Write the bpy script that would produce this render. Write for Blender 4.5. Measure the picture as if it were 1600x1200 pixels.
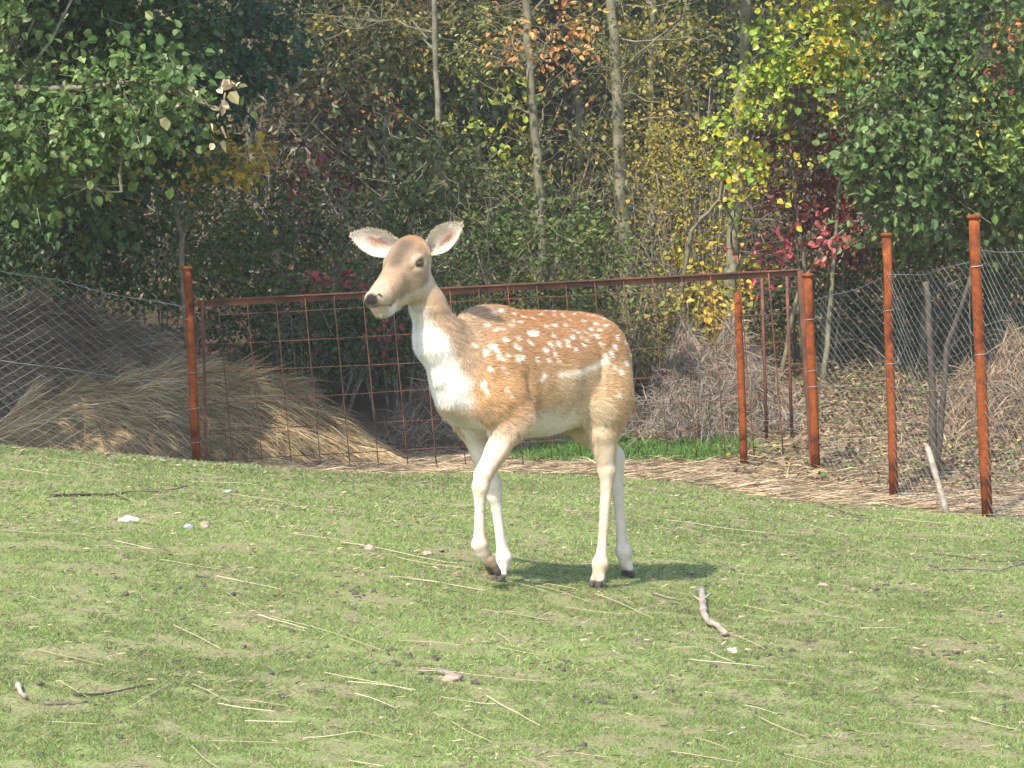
import bpy, math, random
import numpy as np
from mathutils import Vector, Matrix
from mathutils.bvhtree import BVHTree
for o in list(bpy.data.objects): bpy.data.objects.remove(o)
rng = np.random.default_rng(7); random.seed(7)
sc = bpy.context.scene; COL = sc.collection

# ------------------------------------------------------------------ camera
FPX = 3416.0; PH = math.radians(3.07); RO = math.radians(2.4)
C = np.array([0, 0, 1.0])
Fv = np.array([0, math.cos(PH), -math.sin(PH)]); r0 = np.array([1., 0, 0]); u0 = np.array([0, math.sin(PH), math.cos(PH)])
UP = u0*math.cos(RO)+r0*math.sin(RO); RT = r0*math.cos(RO)-u0*math.sin(RO)
cam = bpy.data.objects.new('camera', bpy.data.cameras.new('camera')); COL.objects.link(cam)
cam.data.sensor_width = 36; cam.data.lens = 36*FPX/1600; cam.data.clip_start = .05; cam.data.clip_end = 800
M = Matrix.Identity(4)
for i in range(3):
    M[i][0] = RT[i]; M[i][1] = UP[i]; M[i][2] = -Fv[i]; M[i][3] = C[i]
cam.matrix_world = M; sc.camera = cam
def P(px, py, D):
    return C+D*(Fv+(px-800)/FPX*RT-(py-600)/FPX*UP)

# ------------------------------------------------------------------ sky, sun, exposure
SUN_AZ = math.radians(208); SUN_EL = math.radians(51)      # azimuth measured from +Y, clockwise: behind-left of the camera
w = bpy.data.worlds.new('World'); sc.world = w; w.use_nodes = True
nt = w.node_tree; bg = nt.nodes['Background']; sky = nt.nodes.new('ShaderNodeTexSky'); sky.sky_type = 'NISHITA'
sky.sun_disc = False; sky.sun_elevation = SUN_EL; sky.sun_rotation = SUN_AZ
nt.links.new(sky.outputs[0], bg.inputs[0]); bg.inputs[1].default_value = .15
sun = bpy.data.objects.new('sun', bpy.data.lights.new('sun', 'SUN')); COL.objects.link(sun)
sun.data.energy = 2.7; sun.data.angle = math.radians(1.0); sun.data.color = (1, .92, .78)
SD = Vector((math.sin(SUN_AZ)*math.cos(SUN_EL), math.cos(SUN_AZ)*math.cos(SUN_EL), math.sin(SUN_EL)))
sun.rotation_euler = SD.to_track_quat('Z', 'Y').to_euler(); sun.location = SD*30
vs = sc.view_settings; vs.view_transform = 'Standard'; vs.look = 'None'; vs.gamma = 1; vs.use_curve_mapping = False
vs.exposure = 1.62
sc.cycles.max_bounces = 4; sc.cycles.transmission_bounces = 2; sc.cycles.diffuse_bounces = 3; sc.cycles.glossy_bounces = 1; sc.cycles.use_adaptive_sampling = True; sc.cycles.adaptive_threshold = .02
sc.cycles.use_denoising = True

# ------------------------------------------------------------------ helpers
def material(name, build):
    m = bpy.data.materials.new(name); m.use_nodes = True
    n = m.node_tree.nodes; b = n['Principled BSDF']; build(m.node_tree, n, b); return m
def noise(nt, scale, detail=4, coord='Object', rough=.55):
    tc = nt.nodes.new('ShaderNodeTexCoord'); t = nt.nodes.new('ShaderNodeTexNoise')
    t.inputs['Scale'].default_value = scale; t.inputs['Detail'].default_value = detail; t.inputs['Roughness'].default_value = rough
    nt.links.new(tc.outputs[coord], t.inputs['Vector']); return t.outputs['Fac']
def ramp(nt, fac, stops):
    r = nt.nodes.new('ShaderNodeValToRGB'); e = r.color_ramp.elements
    while len(e) < len(stops): e.new(.5)
    for k, (p, c) in zip(e, stops): k.position = p; k.color = (*c, 1)
    nt.links.new(fac, r.inputs[0]); return r.outputs[0]
def mixc(nt, fac, a, b, mode='MIX'):
    m = nt.nodes.new('ShaderNodeMix'); m.data_type = 'RGBA'; m.blend_type = mode
    for v, s in ((fac, 0), (a, 6), (b, 7)):
        if isinstance(v, (int, float)): m.inputs[s].default_value = v
        elif isinstance(v, tuple): m.inputs[s].default_value = (*v, 1)
        else: nt.links.new(v, m.inputs[s])
    return m.outputs[2]
def bump(nt, b, h, strength, dist):
    k = nt.nodes.new('ShaderNodeBump'); k.inputs['Strength'].default_value = strength; k.inputs['Distance'].default_value = dist
    nt.links.new(h, k.inputs['Height']); nt.links.new(k.outputs[0], b.inputs['Normal'])
def attr(nt, name='Col'):
    a = nt.nodes.new('ShaderNodeAttribute'); a.attribute_name = name; return a.outputs['Color']

def leaf_build(nt, n, b):
    c = attr(nt); nt.links.new(c, b.inputs['Base Color'])
    b.inputs['Roughness'].default_value = .42; b.inputs['Specular IOR Level'].default_value = .35
    tr = n.new('ShaderNodeBsdfTranslucent'); nt.links.new(c, tr.inputs[0])
    mx = n.new('ShaderNodeMixShader'); mx.inputs[0].default_value = .28
    nt.links.new(b.outputs[0], mx.inputs[1]); nt.links.new(tr.outputs[0], mx.inputs[2])
    nt.links.new(mx.outputs[0], n['Material Output'].inputs[0])
M_LEAF = material('leaf', leaf_build); M_GRASS = material('grass_blade', leaf_build)
for n_ in M_GRASS.node_tree.nodes:
    if n_.type == 'MIX_SHADER': n_.inputs[0].default_value = .5
def dry_build(nt, n, b):
    nt.links.new(attr(nt), b.inputs['Base Color']); b.inputs['Roughness'].default_value = .65; b.inputs['Specular IOR Level'].default_value = .2
M_DRY = material('dry_stalk', dry_build)
def bark_build(cs, sc_=9):
    def f(nt, n, b):
        t = noise(nt, sc_, 6); nt.links.new(ramp(nt, t, cs), b.inputs['Base Color']); b.inputs['Roughness'].default_value = .85
        bump(nt, b, noise(nt, 60, 4), .5, .01)
    return f
M_BARK = material('bark_olive_grey', bark_build([(.3, (.085, .078, .048)), (.55, (.17, .155, .095)), (.75, (.26, .24, .17))]))
M_TWIG = material('twig_bark', bark_build([(.3, (.10, .08, .058)), (.7, (.26, .215, .165))], 14))
M_DARKBARK = material('bark_dark', bark_build([(.3, (.03, .025, .018)), (.7, (.09, .07, .05))]))
M_DEAD = material('weathered_wood', bark_build([(.3, (.20, .16, .125)), (.7, (.40, .34, .28))], 30))
def rust_build(nt, n, b):
    t = noise(nt, 7, 8); t2 = noise(nt, 45, 5, rough=.7)
    tc = n.new('ShaderNodeTexCoord'); mp = n.new('ShaderNodeMapping'); mp.inputs['Scale'].default_value = (60, 60, 4); st = n.new('ShaderNodeTexNoise'); st.inputs['Scale'].default_value = 1; st.inputs['Detail'].default_value = 5; nt.links.new(tc.outputs['Object'], mp.inputs[0]); nt.links.new(mp.outputs[0], st.inputs['Vector'])
    c = ramp(nt, t, [(.30, (.055, .022, .016)), (.42, (.17, .048, .02)), (.54, (.31, .085, .026)), (.66, (.20, .058, .028)), (.8, (.09, .035, .025))])
    c = mixc(nt, .35, c, ramp(nt, st.outputs['Fac'], [(.35, (.45, .42, .42)), (.6, (1, 1, 1))]), 'MULTIPLY'); c = mixc(nt, ramp(nt, noise(nt, 22, 6, rough=.75), [(.52, (0, 0, 0)), (.68, (.75, .75, .75))]), c, (.075, .035, .026))
    nt.links.new(mixc(nt, .6, c, ramp(nt, t2, [(.3, (.35, .33, .33)), (.7, (1, 1, 1))]), 'MULTIPLY'), b.inputs['Base Color'])
    b.inputs['Roughness'].default_value = .92; b.inputs['Specular IOR Level'].default_value = .08; bump(nt, b, t2, .7, .006)
M_RUST = material('rusty_iron', rust_build)
def rust_dark(nt, n, b):
    t = noise(nt, 9, 8); nt.links.new(ramp(nt, t, [(.3, (.045, .018, .013)), (.5, (.10, .036, .02)), (.72, (.19, .065, .03))]), b.inputs['Base Color'])
    b.inputs['Roughness'].default_value = .8; bump(nt, b, noise(nt, 50, 5), .5, .003)
M_RUSTD = material('dark_rusty_iron', rust_dark)
def wire_build(nt, n, b):
    nt.links.new(ramp(nt, noise(nt, 12, 3), [(.3, (.24, .23, .22)), (.7, (.50, .50, .50))]), b.inputs['Base Color'])
    b.inputs['Metallic'].default_value = .45; b.inputs['Roughness'].default_value = .5
M_WIRE = material('galvanised_wire', wire_build)
def wire_old(nt, n, b):
    nt.links.new(ramp(nt, noise(nt, 12, 3), [(.3, (.12, .115, .11)), (.7, (.27, .27, .27))]), b.inputs['Base Color']); b.inputs['Metallic'].default_value = .4; b.inputs['Roughness'].default_value = .6
M_WIRE2 = material('weathered_wire', wire_old)
def stone_build(cs):
    def f(nt, n, b):
        nt.links.new(ramp(nt, noise(nt, 38, 6), cs), b.inputs['Base Color']); b.inputs['Roughness'].default_value = .85; bump(nt, b, noise(nt, 90, 5), .5, .004)
    return f
M_ST = {'white': material('stone_white', stone_build([(.3, (.36, .33, .27)), (.7, (.58, .54, .46))])),
        'grey': material('stone_bluish', stone_build([(.3, (.20, .205, .22)), (.7, (.33, .335, .36))])),
        'brown': material('stone_brown', stone_build([(.3, (.20, .16, .12)), (.7, (.36, .30, .23))])),
        'pink': material('stone_pink', stone_build([(.3, (.30, .18, .13)), (.7, (.44, .29, .22))])),
        'clod': material('dark_clod', stone_build([(.3, (.04, .034, .03)), (.7, (.12, .10, .085))]))}

def mesh_data(name, V, F, col=None, smooth=False):
    V = np.asarray(V, np.float32); F = np.asarray(F, np.int32)
    me = bpy.data.meshes.new(name); k = F.shape[1]
    me.vertices.add(len(V)); me.vertices.foreach_set('co', V.ravel())
    me.loops.add(F.size); me.loops.foreach_set('vertex_index', F.ravel())
    me.polygons.add(len(F)); me.polygons.foreach_set('loop_start', np.arange(0, F.size, k, dtype=np.int32))
    me.polygons.foreach_set('use_smooth', np.full(len(F), smooth))
    me.update(calc_edges=True)
    if col is not None:
        a = me.attributes.new('Col', 'FLOAT_COLOR', 'POINT'); c = np.ones((len(V), 4), np.float32); c[:, :3] = col
        a.data.foreach_set('color', c.ravel())
    return me
def obj(name, me, mat=None, parent=None, loc=None, label=None, cat=None, group=None, kind=None):
    o = bpy.data.objects.new(name, me); COL.objects.link(o)
    if mat is not None and me is not None and len(me.materials) == 0: me.materials.append(mat)
    if parent: o.parent = parent
    if loc is not None: o.location = [float(q) for q in loc]
    for k, v in (('label', label), ('category', cat), ('group', group), ('kind', kind)):
        if v: o[k] = v
    return o
def thing(name, label, cat, loc, group=None): 
    o = obj(name, None, None, None, loc, label, cat, group); o.empty_display_size = .1; return o

class MB:                                            # collects pieces of ONE part
    def __init__(s): s.V = []; s.F = []; s.n = 0; s.C = []
    def add(s, V, F, c=None):
        V = np.asarray(V, float); s.V.append(V); s.F.append(np.asarray(F)+s.n); s.n += len(V)
        if c is not None: s.C.append(np.broadcast_to(c, V.shape))
    def tube(s, pts, rad, k=5, c=None, cap=True):
        pts = np.asarray(pts, float); n = len(pts); rad = np.broadcast_to(rad, n)
        T = np.gradient(pts, axis=0); T /= np.linalg.norm(T, axis=1)[:, None]+1e-9
        ref = np.array([0, 0, 1.]) if abs(T[:, 2]).mean() < .8 else np.array([1., 0, 0])
        A = np.cross(T, ref); A /= np.linalg.norm(A, axis=1)[:, None]+1e-9; B = np.cross(T, A)
        a = np.arange(k)*2*math.pi/k
        R = pts[:, None]+rad[:, None, None]*(A[:, None]*np.cos(a)[None, :, None]+B[:, None]*np.sin(a)[None, :, None])
        V = R.reshape(-1, 3); i = np.arange(n-1)[:, None]*k; j = np.arange(k)[None]; j2 = (j+1) % k
        q = np.stack([i+j, i+j2, i+k+j2, i+k+j], -1).reshape(-1, 4)
        F = np.concatenate([q[:, [0, 1, 2]], q[:, [0, 2, 3]]])
        if cap:
            V = np.vstack([V, pts[:1], pts[-1:]]); c0 = n*k; jj = np.arange(k); j2 = (jj+1) % k
            F = np.concatenate([F, np.stack([np.full(k, c0), j2, jj], 1), np.stack([np.full(k, c0+1), (n-1)*k+jj, (n-1)*k+j2], 1)])
        s.add(V, F, c)
    def box(s, a, b, wv, hv):                        # bar from a to b, half-width vectors wv, hv
        a, b, wv, hv = (np.asarray(q, float) for q in (a, b, wv, hv))
        V = [e+sw*wv+sh*hv for e in (a, b) for sw, sh in ((-1, -1), (1, -1), (1, 1), (-1, 1))]
        Q = [(0, 1, 2, 3), (7, 6, 5, 4), (0, 4, 5, 1), (1, 5, 6, 2), (2, 6, 7, 3), (3, 7, 4, 0)]
        s.add(V, [t for q in Q for t in ((q[0], q[1], q[2]), (q[0], q[2], q[3]))])
    def build(s, name, mat, parent=None, base=(0, 0, 0), smooth=False, **kw):
        V = np.vstack(s.V)-np.asarray(base)
        me = mesh_data(name, V, np.vstack(s.F), np.vstack(s.C) if s.C else None, smooth)
        return obj(name, me, mat, parent, base if parent is None else None, **kw)

def unit(v): v = np.asarray(v, float); return v/(np.linalg.norm(v, axis=-1, keepdims=True)+1e-9)
LEAFV = np.array([[0, 0, 0], [.5, .22, .06], [.42, .62, .05], [0, 1, -.06], [-.42, .62, .05], [-.5, .22, .06]])
LEAFF = np.array([[0, 1, 2], [0, 2, 3], [0, 3, 4], [0, 4, 5]])
def leaves(pos, d, nrm, size, col, aspect=.62, lobed=False):   # arrays -> V, F, C
    n = len(pos); d = unit(d); s = unit(np.cross(d, nrm)); u = np.cross(s, d)
    T = LEAFV
    V = pos[:, None]+size[:, None, None]*(T[None, :, :1]*aspect*s[:, None]+T[None, :, 1:2]*d[:, None]+T[None, :, 2:]*u[:, None]*1.5)
    F = (np.arange(n)[:, None, None]*6+LEAFF[None]).reshape(-1, 3)
    return V.reshape(-1, 3), F, np.repeat(col, 6, axis=0)
def blades(pos, d, length, width, col, curl=.3):                # thin triangles bent once: 3 tris
    n = len(pos); d = unit(d); side = unit(np.cross(d, rng.normal(size=(n, 3)))); dn = np.array([0, 0, -1.])
    L = length[:, None]; W = width[:, None]
    m = pos+d*L*.55; t = pos+d*L+dn*L*curl*rng.random((n, 1))
    V = np.stack([pos-side*W, pos+side*W, m-side*W*.8, m+side*W*.8, t], 1).reshape(-1, 3)
    F = (np.arange(n)[:, None, None]*5+np.array([[0, 1, 3], [0, 3, 2], [2, 3, 4]])[None]).reshape(-1, 3)
    return V, F, np.repeat(col, 5, axis=0)
def pick(pal, n, jit=.18):
    pal = np.asarray(pal, float); w_ = pal[:, 3] if pal.shape[1] == 4 else np.ones(len(pal))
    c = pal[rng.choice(len(pal), n, p=w_/w_.sum()), :3]
    return np.clip(c*(1+jit*rng.normal(size=(n, 1)))*(1+.06*rng.normal(size=(n, 3))), .004, .9)

# ------------------------------------------------------------------ terrain
def wp(px, py, D): p = P(px, py, D); return (p[0], p[1], p[2])
ctrl = [(-1.05, 4.4, .12), (0, 4.4, 0), (1.05, 4.4, -.13), (-3, 0, .3), (0, 0, 0), (3, 0, -.3), (-12, 0, 1.0), (12, 0, -1.2), (0, -8, 0),
        wp(778, 909, 6.94), wp(931, 920, 7.01), wp(984, 904, 7.35),
        wp(0, 699, 10.6), wp(150, 712, 11.4), wp(300, 727, 12.7), wp(550, 742, 12.2), wp(800, 741, 12.0), wp(1000, 748, 12.2), wp(1163, 731, 13.1), wp(1272, 731, 13.0), wp(1397, 778, 12.3), wp(1543, 808, 11.3),
        wp(1000, 708, 14.3), wp(900, 690, 15.3), wp(1100, 680, 15.3), wp(600, 716, 14.5), wp(200, 720, 14.5), wp(-400, 690, 13.5), wp(-300, 690, 9.5),
        wp(1450, 700, 14.0), wp(1450, 610, 16.0), wp(1600, 590, 16.5), wp(1300, 600, 16.3), wp(1900, 760, 12), wp(2000, 600, 16),
        wp(900, 600, 17.5), wp(500, 600, 17.5), wp(100, 600, 17.5),
        wp(900, 470, 20.5), wp(300, 450, 20.5), wp(1500, 460, 20)]
for x in (-25, -8, 0, 8, 25):
    for y, z in ((26, 3.6), (33, 8.5), (45, 18)): ctrl.append((x, y, z-.04*x))
ctrl = np.array(ctrl)
def tps(r2): return r2*np.log(r2+1e-9)
_n = len(ctrl); A_ = np.zeros((_n+3, _n+3)); dd = ((ctrl[:, None, :2]-ctrl[None, :, :2])**2).sum(-1)
A_[:_n, :_n] = tps(dd)+np.eye(_n)*.002; A_[:_n, _n] = 1; A_[:_n, _n+1:] = ctrl[:, :2]; A_[_n:, :_n] = A_[:_n, _n:].T
sol = np.linalg.solve(A_, np.concatenate([ctrl[:, 2], np.zeros(3)]))
def tz(x, y):
    x = np.clip(np.asarray(x, float), -26, 26); y = np.clip(np.asarray(y, float), -9, 46); sh = x.shape; x = x.ravel(); y = y.ravel()
    out = np.empty(len(x))
    for i in range(0, len(x), 60000):
        a, b = x[i:i+60000], y[i:i+60000]
        out[i:i+60000] = tps((a[:, None]-ctrl[:, 0])**2+(b[:, None]-ctrl[:, 1])**2)@sol[:_n]+sol[_n]+sol[_n+1]*a+sol[_n+2]*b
    out += .007*np.sin(x*5.1+1.3*np.sin(y*3.3))*np.cos(y*4.3+x*1.7)+.004*np.sin(x*13+y*7)*np.sin(y*11-x*4)
    return out.reshape(sh)
def G(px, py, dmin=3.5, dmax=30):                     # ground point seen at a pixel
    D = np.arange(dmin, dmax, .02); pts = C+D[:, None]*(Fv+(px-800)/FPX*RT-(py-600)/FPX*UP)
    below = pts[:, 2] < tz(pts[:, 0], pts[:, 1]); i = np.argmax(below) if below.any() else len(D)-1
    p = pts[i]; p[2] = tz(p[0], p[1]); return p
def pixel_of(p):
    d = np.asarray(p)-C; D = d@Fv; return 800+FPX*(d@RT)/D, 600-FPX*(d@UP)/D
def vnoise(x, y, f, seed=0):                          # cheap smooth noise in 0..1
    r = np.random.default_rng(seed); o = 0
    for k in range(5):
        a = r.uniform(0, 6.28); fr = f*r.uniform(.6, 1.7); o = o+np.sin((x*math.cos(a)+y*math.sin(a))*fr+r.uniform(0, 6.28)+1.2*np.sin((y*math.cos(a)-x*math.sin(a))*fr*.7))
    return np.clip(.5+o/6, 0, 1)

# zones (weights 0..1) on the ground, by place
GATE_L = P(305, 735, 13.0); GATE_R = P(1262, 730, 13.0)
def zone(x, y):
    edge = np.interp(x, [-5, -2.2, -1.0, -.3, .6, 1.6, 2.1, 2.7, 4], [13.4, 12.9, 12.35, 12.2, 12.15, 11.8, 11.5, 11.1, 11.0])+.12*np.sin(x*7)+.25*(vnoise(x, y, 6, 3)-.5)
    lawn = np.clip((edge-y)/.25+.5, 0, 1)
    green2 = np.clip(1-np.hypot((x-.78)/.95, (y-14.35)/1.25), 0, 1)*3*np.clip((y-13.15)/.2, 0, 1)
    green2 = np.clip(green2*(.5+vnoise(x, y, 5, 9)), 0, 1)*(1-lawn)
    wood = np.maximum(np.clip((y-15.7)/1.2, 0, 1), .75*np.clip((x-1.8)/.7, 0, 1)*np.clip((y-12.5)/.7, 0, 1)*(1-lawn))
    return lawn, green2, wood
xs = np.unique(np.concatenate([np.arange(-6, 6.01, .07), np.arange(-30, 30, 1.2), np.arange(-260, 261, 20)]))
ys = np.unique(np.concatenate([np.arange(3, 18, .07), np.arange(18, 48, .8), np.arange(-140, 3, 6), np.arange(48, 330, 20)]))
X, Y = np.meshgrid(xs, ys); Zg = tz(X, Y)
nx, ny = len(xs), len(ys); i = np.arange(ny-1)[:, None]*nx; j = np.arange(nx-1)[None]
Fq = np.stack([i+j, i+j+1, i+nx+j+1, i+nx+j], -1).reshape(-1, 4)
lw, g2, wd = zone(X.ravel(), Y.ravel())
cz = np.stack([lw, g2, wd], 1)
def ground_build(nt, n, b):
    sep = n.new('ShaderNodeSeparateColor'); nt.links.new(attr(nt), sep.inputs[0])
    t1 = noise(nt, 2.2, 6); t2 = noise(nt, 26, 6, rough=.7); t3 = noise(nt, 110, 4)
    ab = n.new('ShaderNodeAttribute'); ab.attribute_name = 'Bare'; mxm = n.new('ShaderNodeMath'); mxm.operation = 'MAXIMUM'; nt.links.new(ab.outputs['Fac'], mxm.inputs[0]); nt.links.new(ramp(nt, t2, [(.46, (0, 0, 0)), (.64, (1, 1, 1))]), mxm.inputs[1])
    turf = mixc(nt, mxm.outputs[0], ramp(nt, t3, [(.3, (.14, .19, .055)), (.7, (.24, .29, .10))]), ramp(nt, t3, [(.3, (.13, .10, .06)), (.7, (.31, .25, .155))]))
    straw = mixc(nt, t2, ramp(nt, t3, [(.3, (.16, .12, .072)), (.7, (.30, .23, .145))]), ramp(nt, t1, [(.35, (.10, .072, .045)), (.7, (.24, .18, .11))]))
    gr = ramp(nt, t3, [(.3, (.035, .075, .018)), (.7, (.08, .14, .035))])
    lit = ramp(nt, t2, [(.3, (.028, .021, .013)), (.55, (.06, .043, .026)), (.75, (.11, .08, .048))])
    c = mixc(nt, sep.outputs[2], straw, lit); c = mixc(nt, sep.outputs[1], c, gr); c = mixc(nt, sep.outputs[0], c, turf)
    nt.links.new(c, b.inputs['Base Color']); b.inputs['Roughness'].default_value = .95; b.inputs['Specular IOR Level'].default_value = .1
    bump(nt, b, t2, .6, .02)
bare_g = vnoise(X.ravel(), Y.ravel(), 11, 1)*.5+vnoise(X.ravel(), Y.ravel(), 37, 2)*.5
ground = obj('ground', mesh_data('ground', np.stack([X.ravel(), Y.ravel(), Zg.ravel()], 1), Fq, cz, True), material('pasture_soil', ground_build), kind='structure')
ba = ground.data.attributes.new('Bare', 'FLOAT', 'POINT'); ba.data.foreach_set('value', np.clip((bare_g-.57)*5, 0, .8).astype(np.float32))

# ------------------------------------------------------------------ turf
def scatter(x0, x1, y0, y1, n): x = rng.uniform(x0, x1, n); y = rng.uniform(y0, y1, n); return x, y
def in_view(x, y, m=.12):                             # keep what the picture and a step to the side can see
    return np.abs(x) < (.245*y+m+.35)
def spikes(pos, d, length, width, col):
    n = len(pos); d = unit(d); side = unit(np.cross(d, rng.normal(size=(n, 3))))*width[:, None]
    return np.stack([pos-side, pos+side, pos+d*length[:, None]], 1).reshape(-1, 3), np.arange(n*3).reshape(-1, 3), np.repeat(col, 3, axis=0)
parts = []
for (y0, y1, n, ls, ws) in ((3.6, 5.2, 330000, 1.05, .0012), (5.2, 7.5, 340000, 1.1, .0015), (7.5, 10, 260000, 1.2, .0021), (10, 13.4, 240000, 1.3, .0028)):
    x, y = scatter(-.245*y1-.5, .245*y1+.5, y0, y1, n); k = in_view(x, y); x, y = x[k], y[k]
    lawn, _, _ = zone(x, y); bare = vnoise(x, y, 11, 1)*.5+vnoise(x, y, 37, 2)*.5
    k = (rng.random(len(x)) < lawn*np.clip((.68-bare)*6, .12, 1)); x, y, bare = x[k], y[k], bare[k]
    p = np.stack([x, y, tz(x, y)-.002], 1); m = len(p)
    d = rng.normal(size=(m, 3))*[1.0, 1.0, .3]; d[:, 2] = np.abs(d[:, 2])+.45
    col = pick([(.225, .32, .09, 5), (.285, .37, .12, 4), (.17, .26, .062, 3), (.33, .35, .15, 2.0), (.44, .37, .22, 1.6), (.22, .17, .12, 1.2)], m, .22)*(.8+.45*vnoise(x, y, 2.4, 5))[:, None]
    parts.append(spikes(p, d, ls*rng.uniform(.007, .020, m)*(1.15-.35*bare)*np.where(rng.random(m) < .03, 1.7, 1), ws*rng.uniform(.7, 1.3, m), col))
def cat3(parts):
    n = 0; V = []; F = []; Cc = []
    for v, f, c in parts: V.append(v); F.append(f+n); Cc.append(c); n += len(v)
    return np.vstack(V), np.vstack(F), np.vstack(Cc)
v, f, c = cat3(parts)
obj('turf_grass', mesh_data('turf_grass', v, f, c), M_GRASS, kind='stuff', label='short grazed green grass of the pasture under the deer', cat='grass')

n = 60000; y = 3.6+9.2*rng.random(n)**.8; x = rng.uniform(-1, 1, n)*(.245*y+.5); lawn, _, _ = zone(x, y); k = (rng.random(n) < lawn) & (rng.random(n) < .25+1.3*vnoise(x, y, 8, 12)**2); x, y = x[k], y[k]; m = len(x)
a = rng.normal(.2, .9, m); d = np.stack([np.cos(a), np.sin(a), rng.normal(.05, .15, m)], 1)
v, f, c = blades(np.stack([x, y, tz(x, y)+rng.uniform(.001, .008, m)], 1), d, rng.uniform(.006, .03, m), rng.uniform(.0006, .0019, m)*(.6+.09*y), pick([(.34, .28, .17, 2), (.26, .195, .125, 3), (.17, .13, .085, 5), (.44, .36, .24, .5), (.10, .08, .06, 4)], m), .1)
obj('turf_litter', mesh_data('turf_litter', v, f, c), M_DRY, kind='stuff', label='short dry bits of chaff and dead leaf strewn through the turf', cat='chaff')
# green grass behind the gate, dry straw strip, leaf litter on the bank
x, y = scatter(-1, 2.6, 13.1, 16, 60000); _, g, _ = zone(x, y); k = rng.random(len(x)) < g; x, y = x[k], y[k]; m = len(x)
d = rng.normal(size=(m, 3))*[.7, .7, .2]; d[:, 2] = np.abs(d[:, 2])+.9
v, f, c = blades(np.stack([x, y, tz(x, y)], 1), d, rng.uniform(.03, .085, m), rng.uniform(.002, .004, m), pick([(.10, .19, .035), (.14, .24, .05), (.07, .14, .028)], m))
obj('meadow_grass', mesh_data('meadow_grass', v, f, c), M_LEAF, kind='stuff', label='lush green grass patch behind the rusty mesh gate', cat='grass')
x, y = scatter(-2.2, 4.2, 11.2, 15.8, 60000); lawn, g, wd_ = zone(x, y); k = rng.random(len(x)) < (1-lawn)*(1-g)*(1-wd_)*np.clip(1.3-(y-13.2)*.4, .15, 1)+.02*(lawn < .9); x, y = x[k], y[k]; m = len(x)
a = rng.normal(0, .55, m); d = np.stack([np.cos(a), np.sin(a), rng.normal(.08, .12, m)], 1)*rng.choice([-1, 1], (m, 1)); d[:, 2] = np.abs(d[:, 2])*.8
v, f, c = blades(np.stack([x, y, tz(x, y)+rng.uniform(0, .02, m)], 1), d, rng.uniform(.06, .22, m), rng.uniform(.0012, .003, m), pick([(.36, .27, .165, 3), (.44, .34, .22, 2), (.26, .19, .115, 3), (.17, .12, .075, 2)], m), .15)
obj('straw_litter', mesh_data('straw_litter', v, f, c), M_DRY, kind='stuff', label='trampled dry straw strewn along the foot of the gate', cat='straw')
x, y = scatter(1.2, 6, 12.4, 21, 48000); lawn, g, _ = zone(x, y); k = (lawn < .1) & (rng.random(len(x)) < 1-g) & (rng.random(len(x)) < np.clip((x-1)*.9, 0, 1)); x, y = x[k], y[k]; m = len(x)
d = rng.normal(size=(m, 3))*[1, 1, .35]; nr = rng.normal(size=(m, 3))*[.6, .6, .3]+[0, -.2, 1]
v, f, c = leaves(np.stack([x, y, tz(x, y)+rng.uniform(.004, .05, m)], 1), d, nr, rng.uniform(.018, .042, m), pick([(.20, .13, .075, 4), (.22, .15, .09, 3), (.11, .075, .045, 5), (.28, .21, .125, .8), (.07, .12, .03, 3.2), (.32, .22, .04, .5)], m))
obj('leaf_litter', mesh_data('leaf_litter', v, f, c), M_DRY, kind='stuff', label='brown fallen leaves covering the bank behind the wire fence', cat='leaf litter')

x, y = scatter(1.3, 6, 12.2, 18.5, 16000); lawn, g, _ = zone(x, y); k = (lawn < .1) & (rng.random(len(x)) < vnoise(x, y, 4, 14)*1.2*np.clip((x-1.2)*.8, 0, 1)); x, y = x[k], y[k]; m = len(x)
d = rng.normal(size=(m, 3))*[1, .8, .35]; d[:, 2] = np.abs(d[:, 2])+.15
v, f, c = blades(np.stack([x, y, tz(x, y)], 1), d, rng.uniform(.06, .2, m), rng.uniform(.0012, .0028, m), pick([(.34, .26, .16, 3), (.24, .175, .11, 3), (.42, .34, .22, 1), (.10, .15, .04, 1.4)], m), .4)
obj('dead_grass', mesh_data('dead_grass', v, f, c), M_DRY, kind='stuff', label='withered grass tufts on the bank behind the wire netting', cat='grass')
# ------------------------------------------------------------------ the deer (signed-distance body -> one continuous skin)
DO = P(860, 905, 7.0); TH = math.radians(42)
DF = np.array([-math.cos(TH), -math.sin(TH), 0]); DL = np.array([math.sin(TH), -math.cos(TH), 0]); DZ = np.array([0, 0, 1.])
def d2w(q): q = np.asarray(q, float); return DO+q[..., :1]*DF+q[..., 1:2]*DL+q[..., 2:]*DZ
def w2d(p): p = np.asarray(p, float)-DO; return np.stack([p@DF, p@DL, p@DZ], -1)
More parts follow.
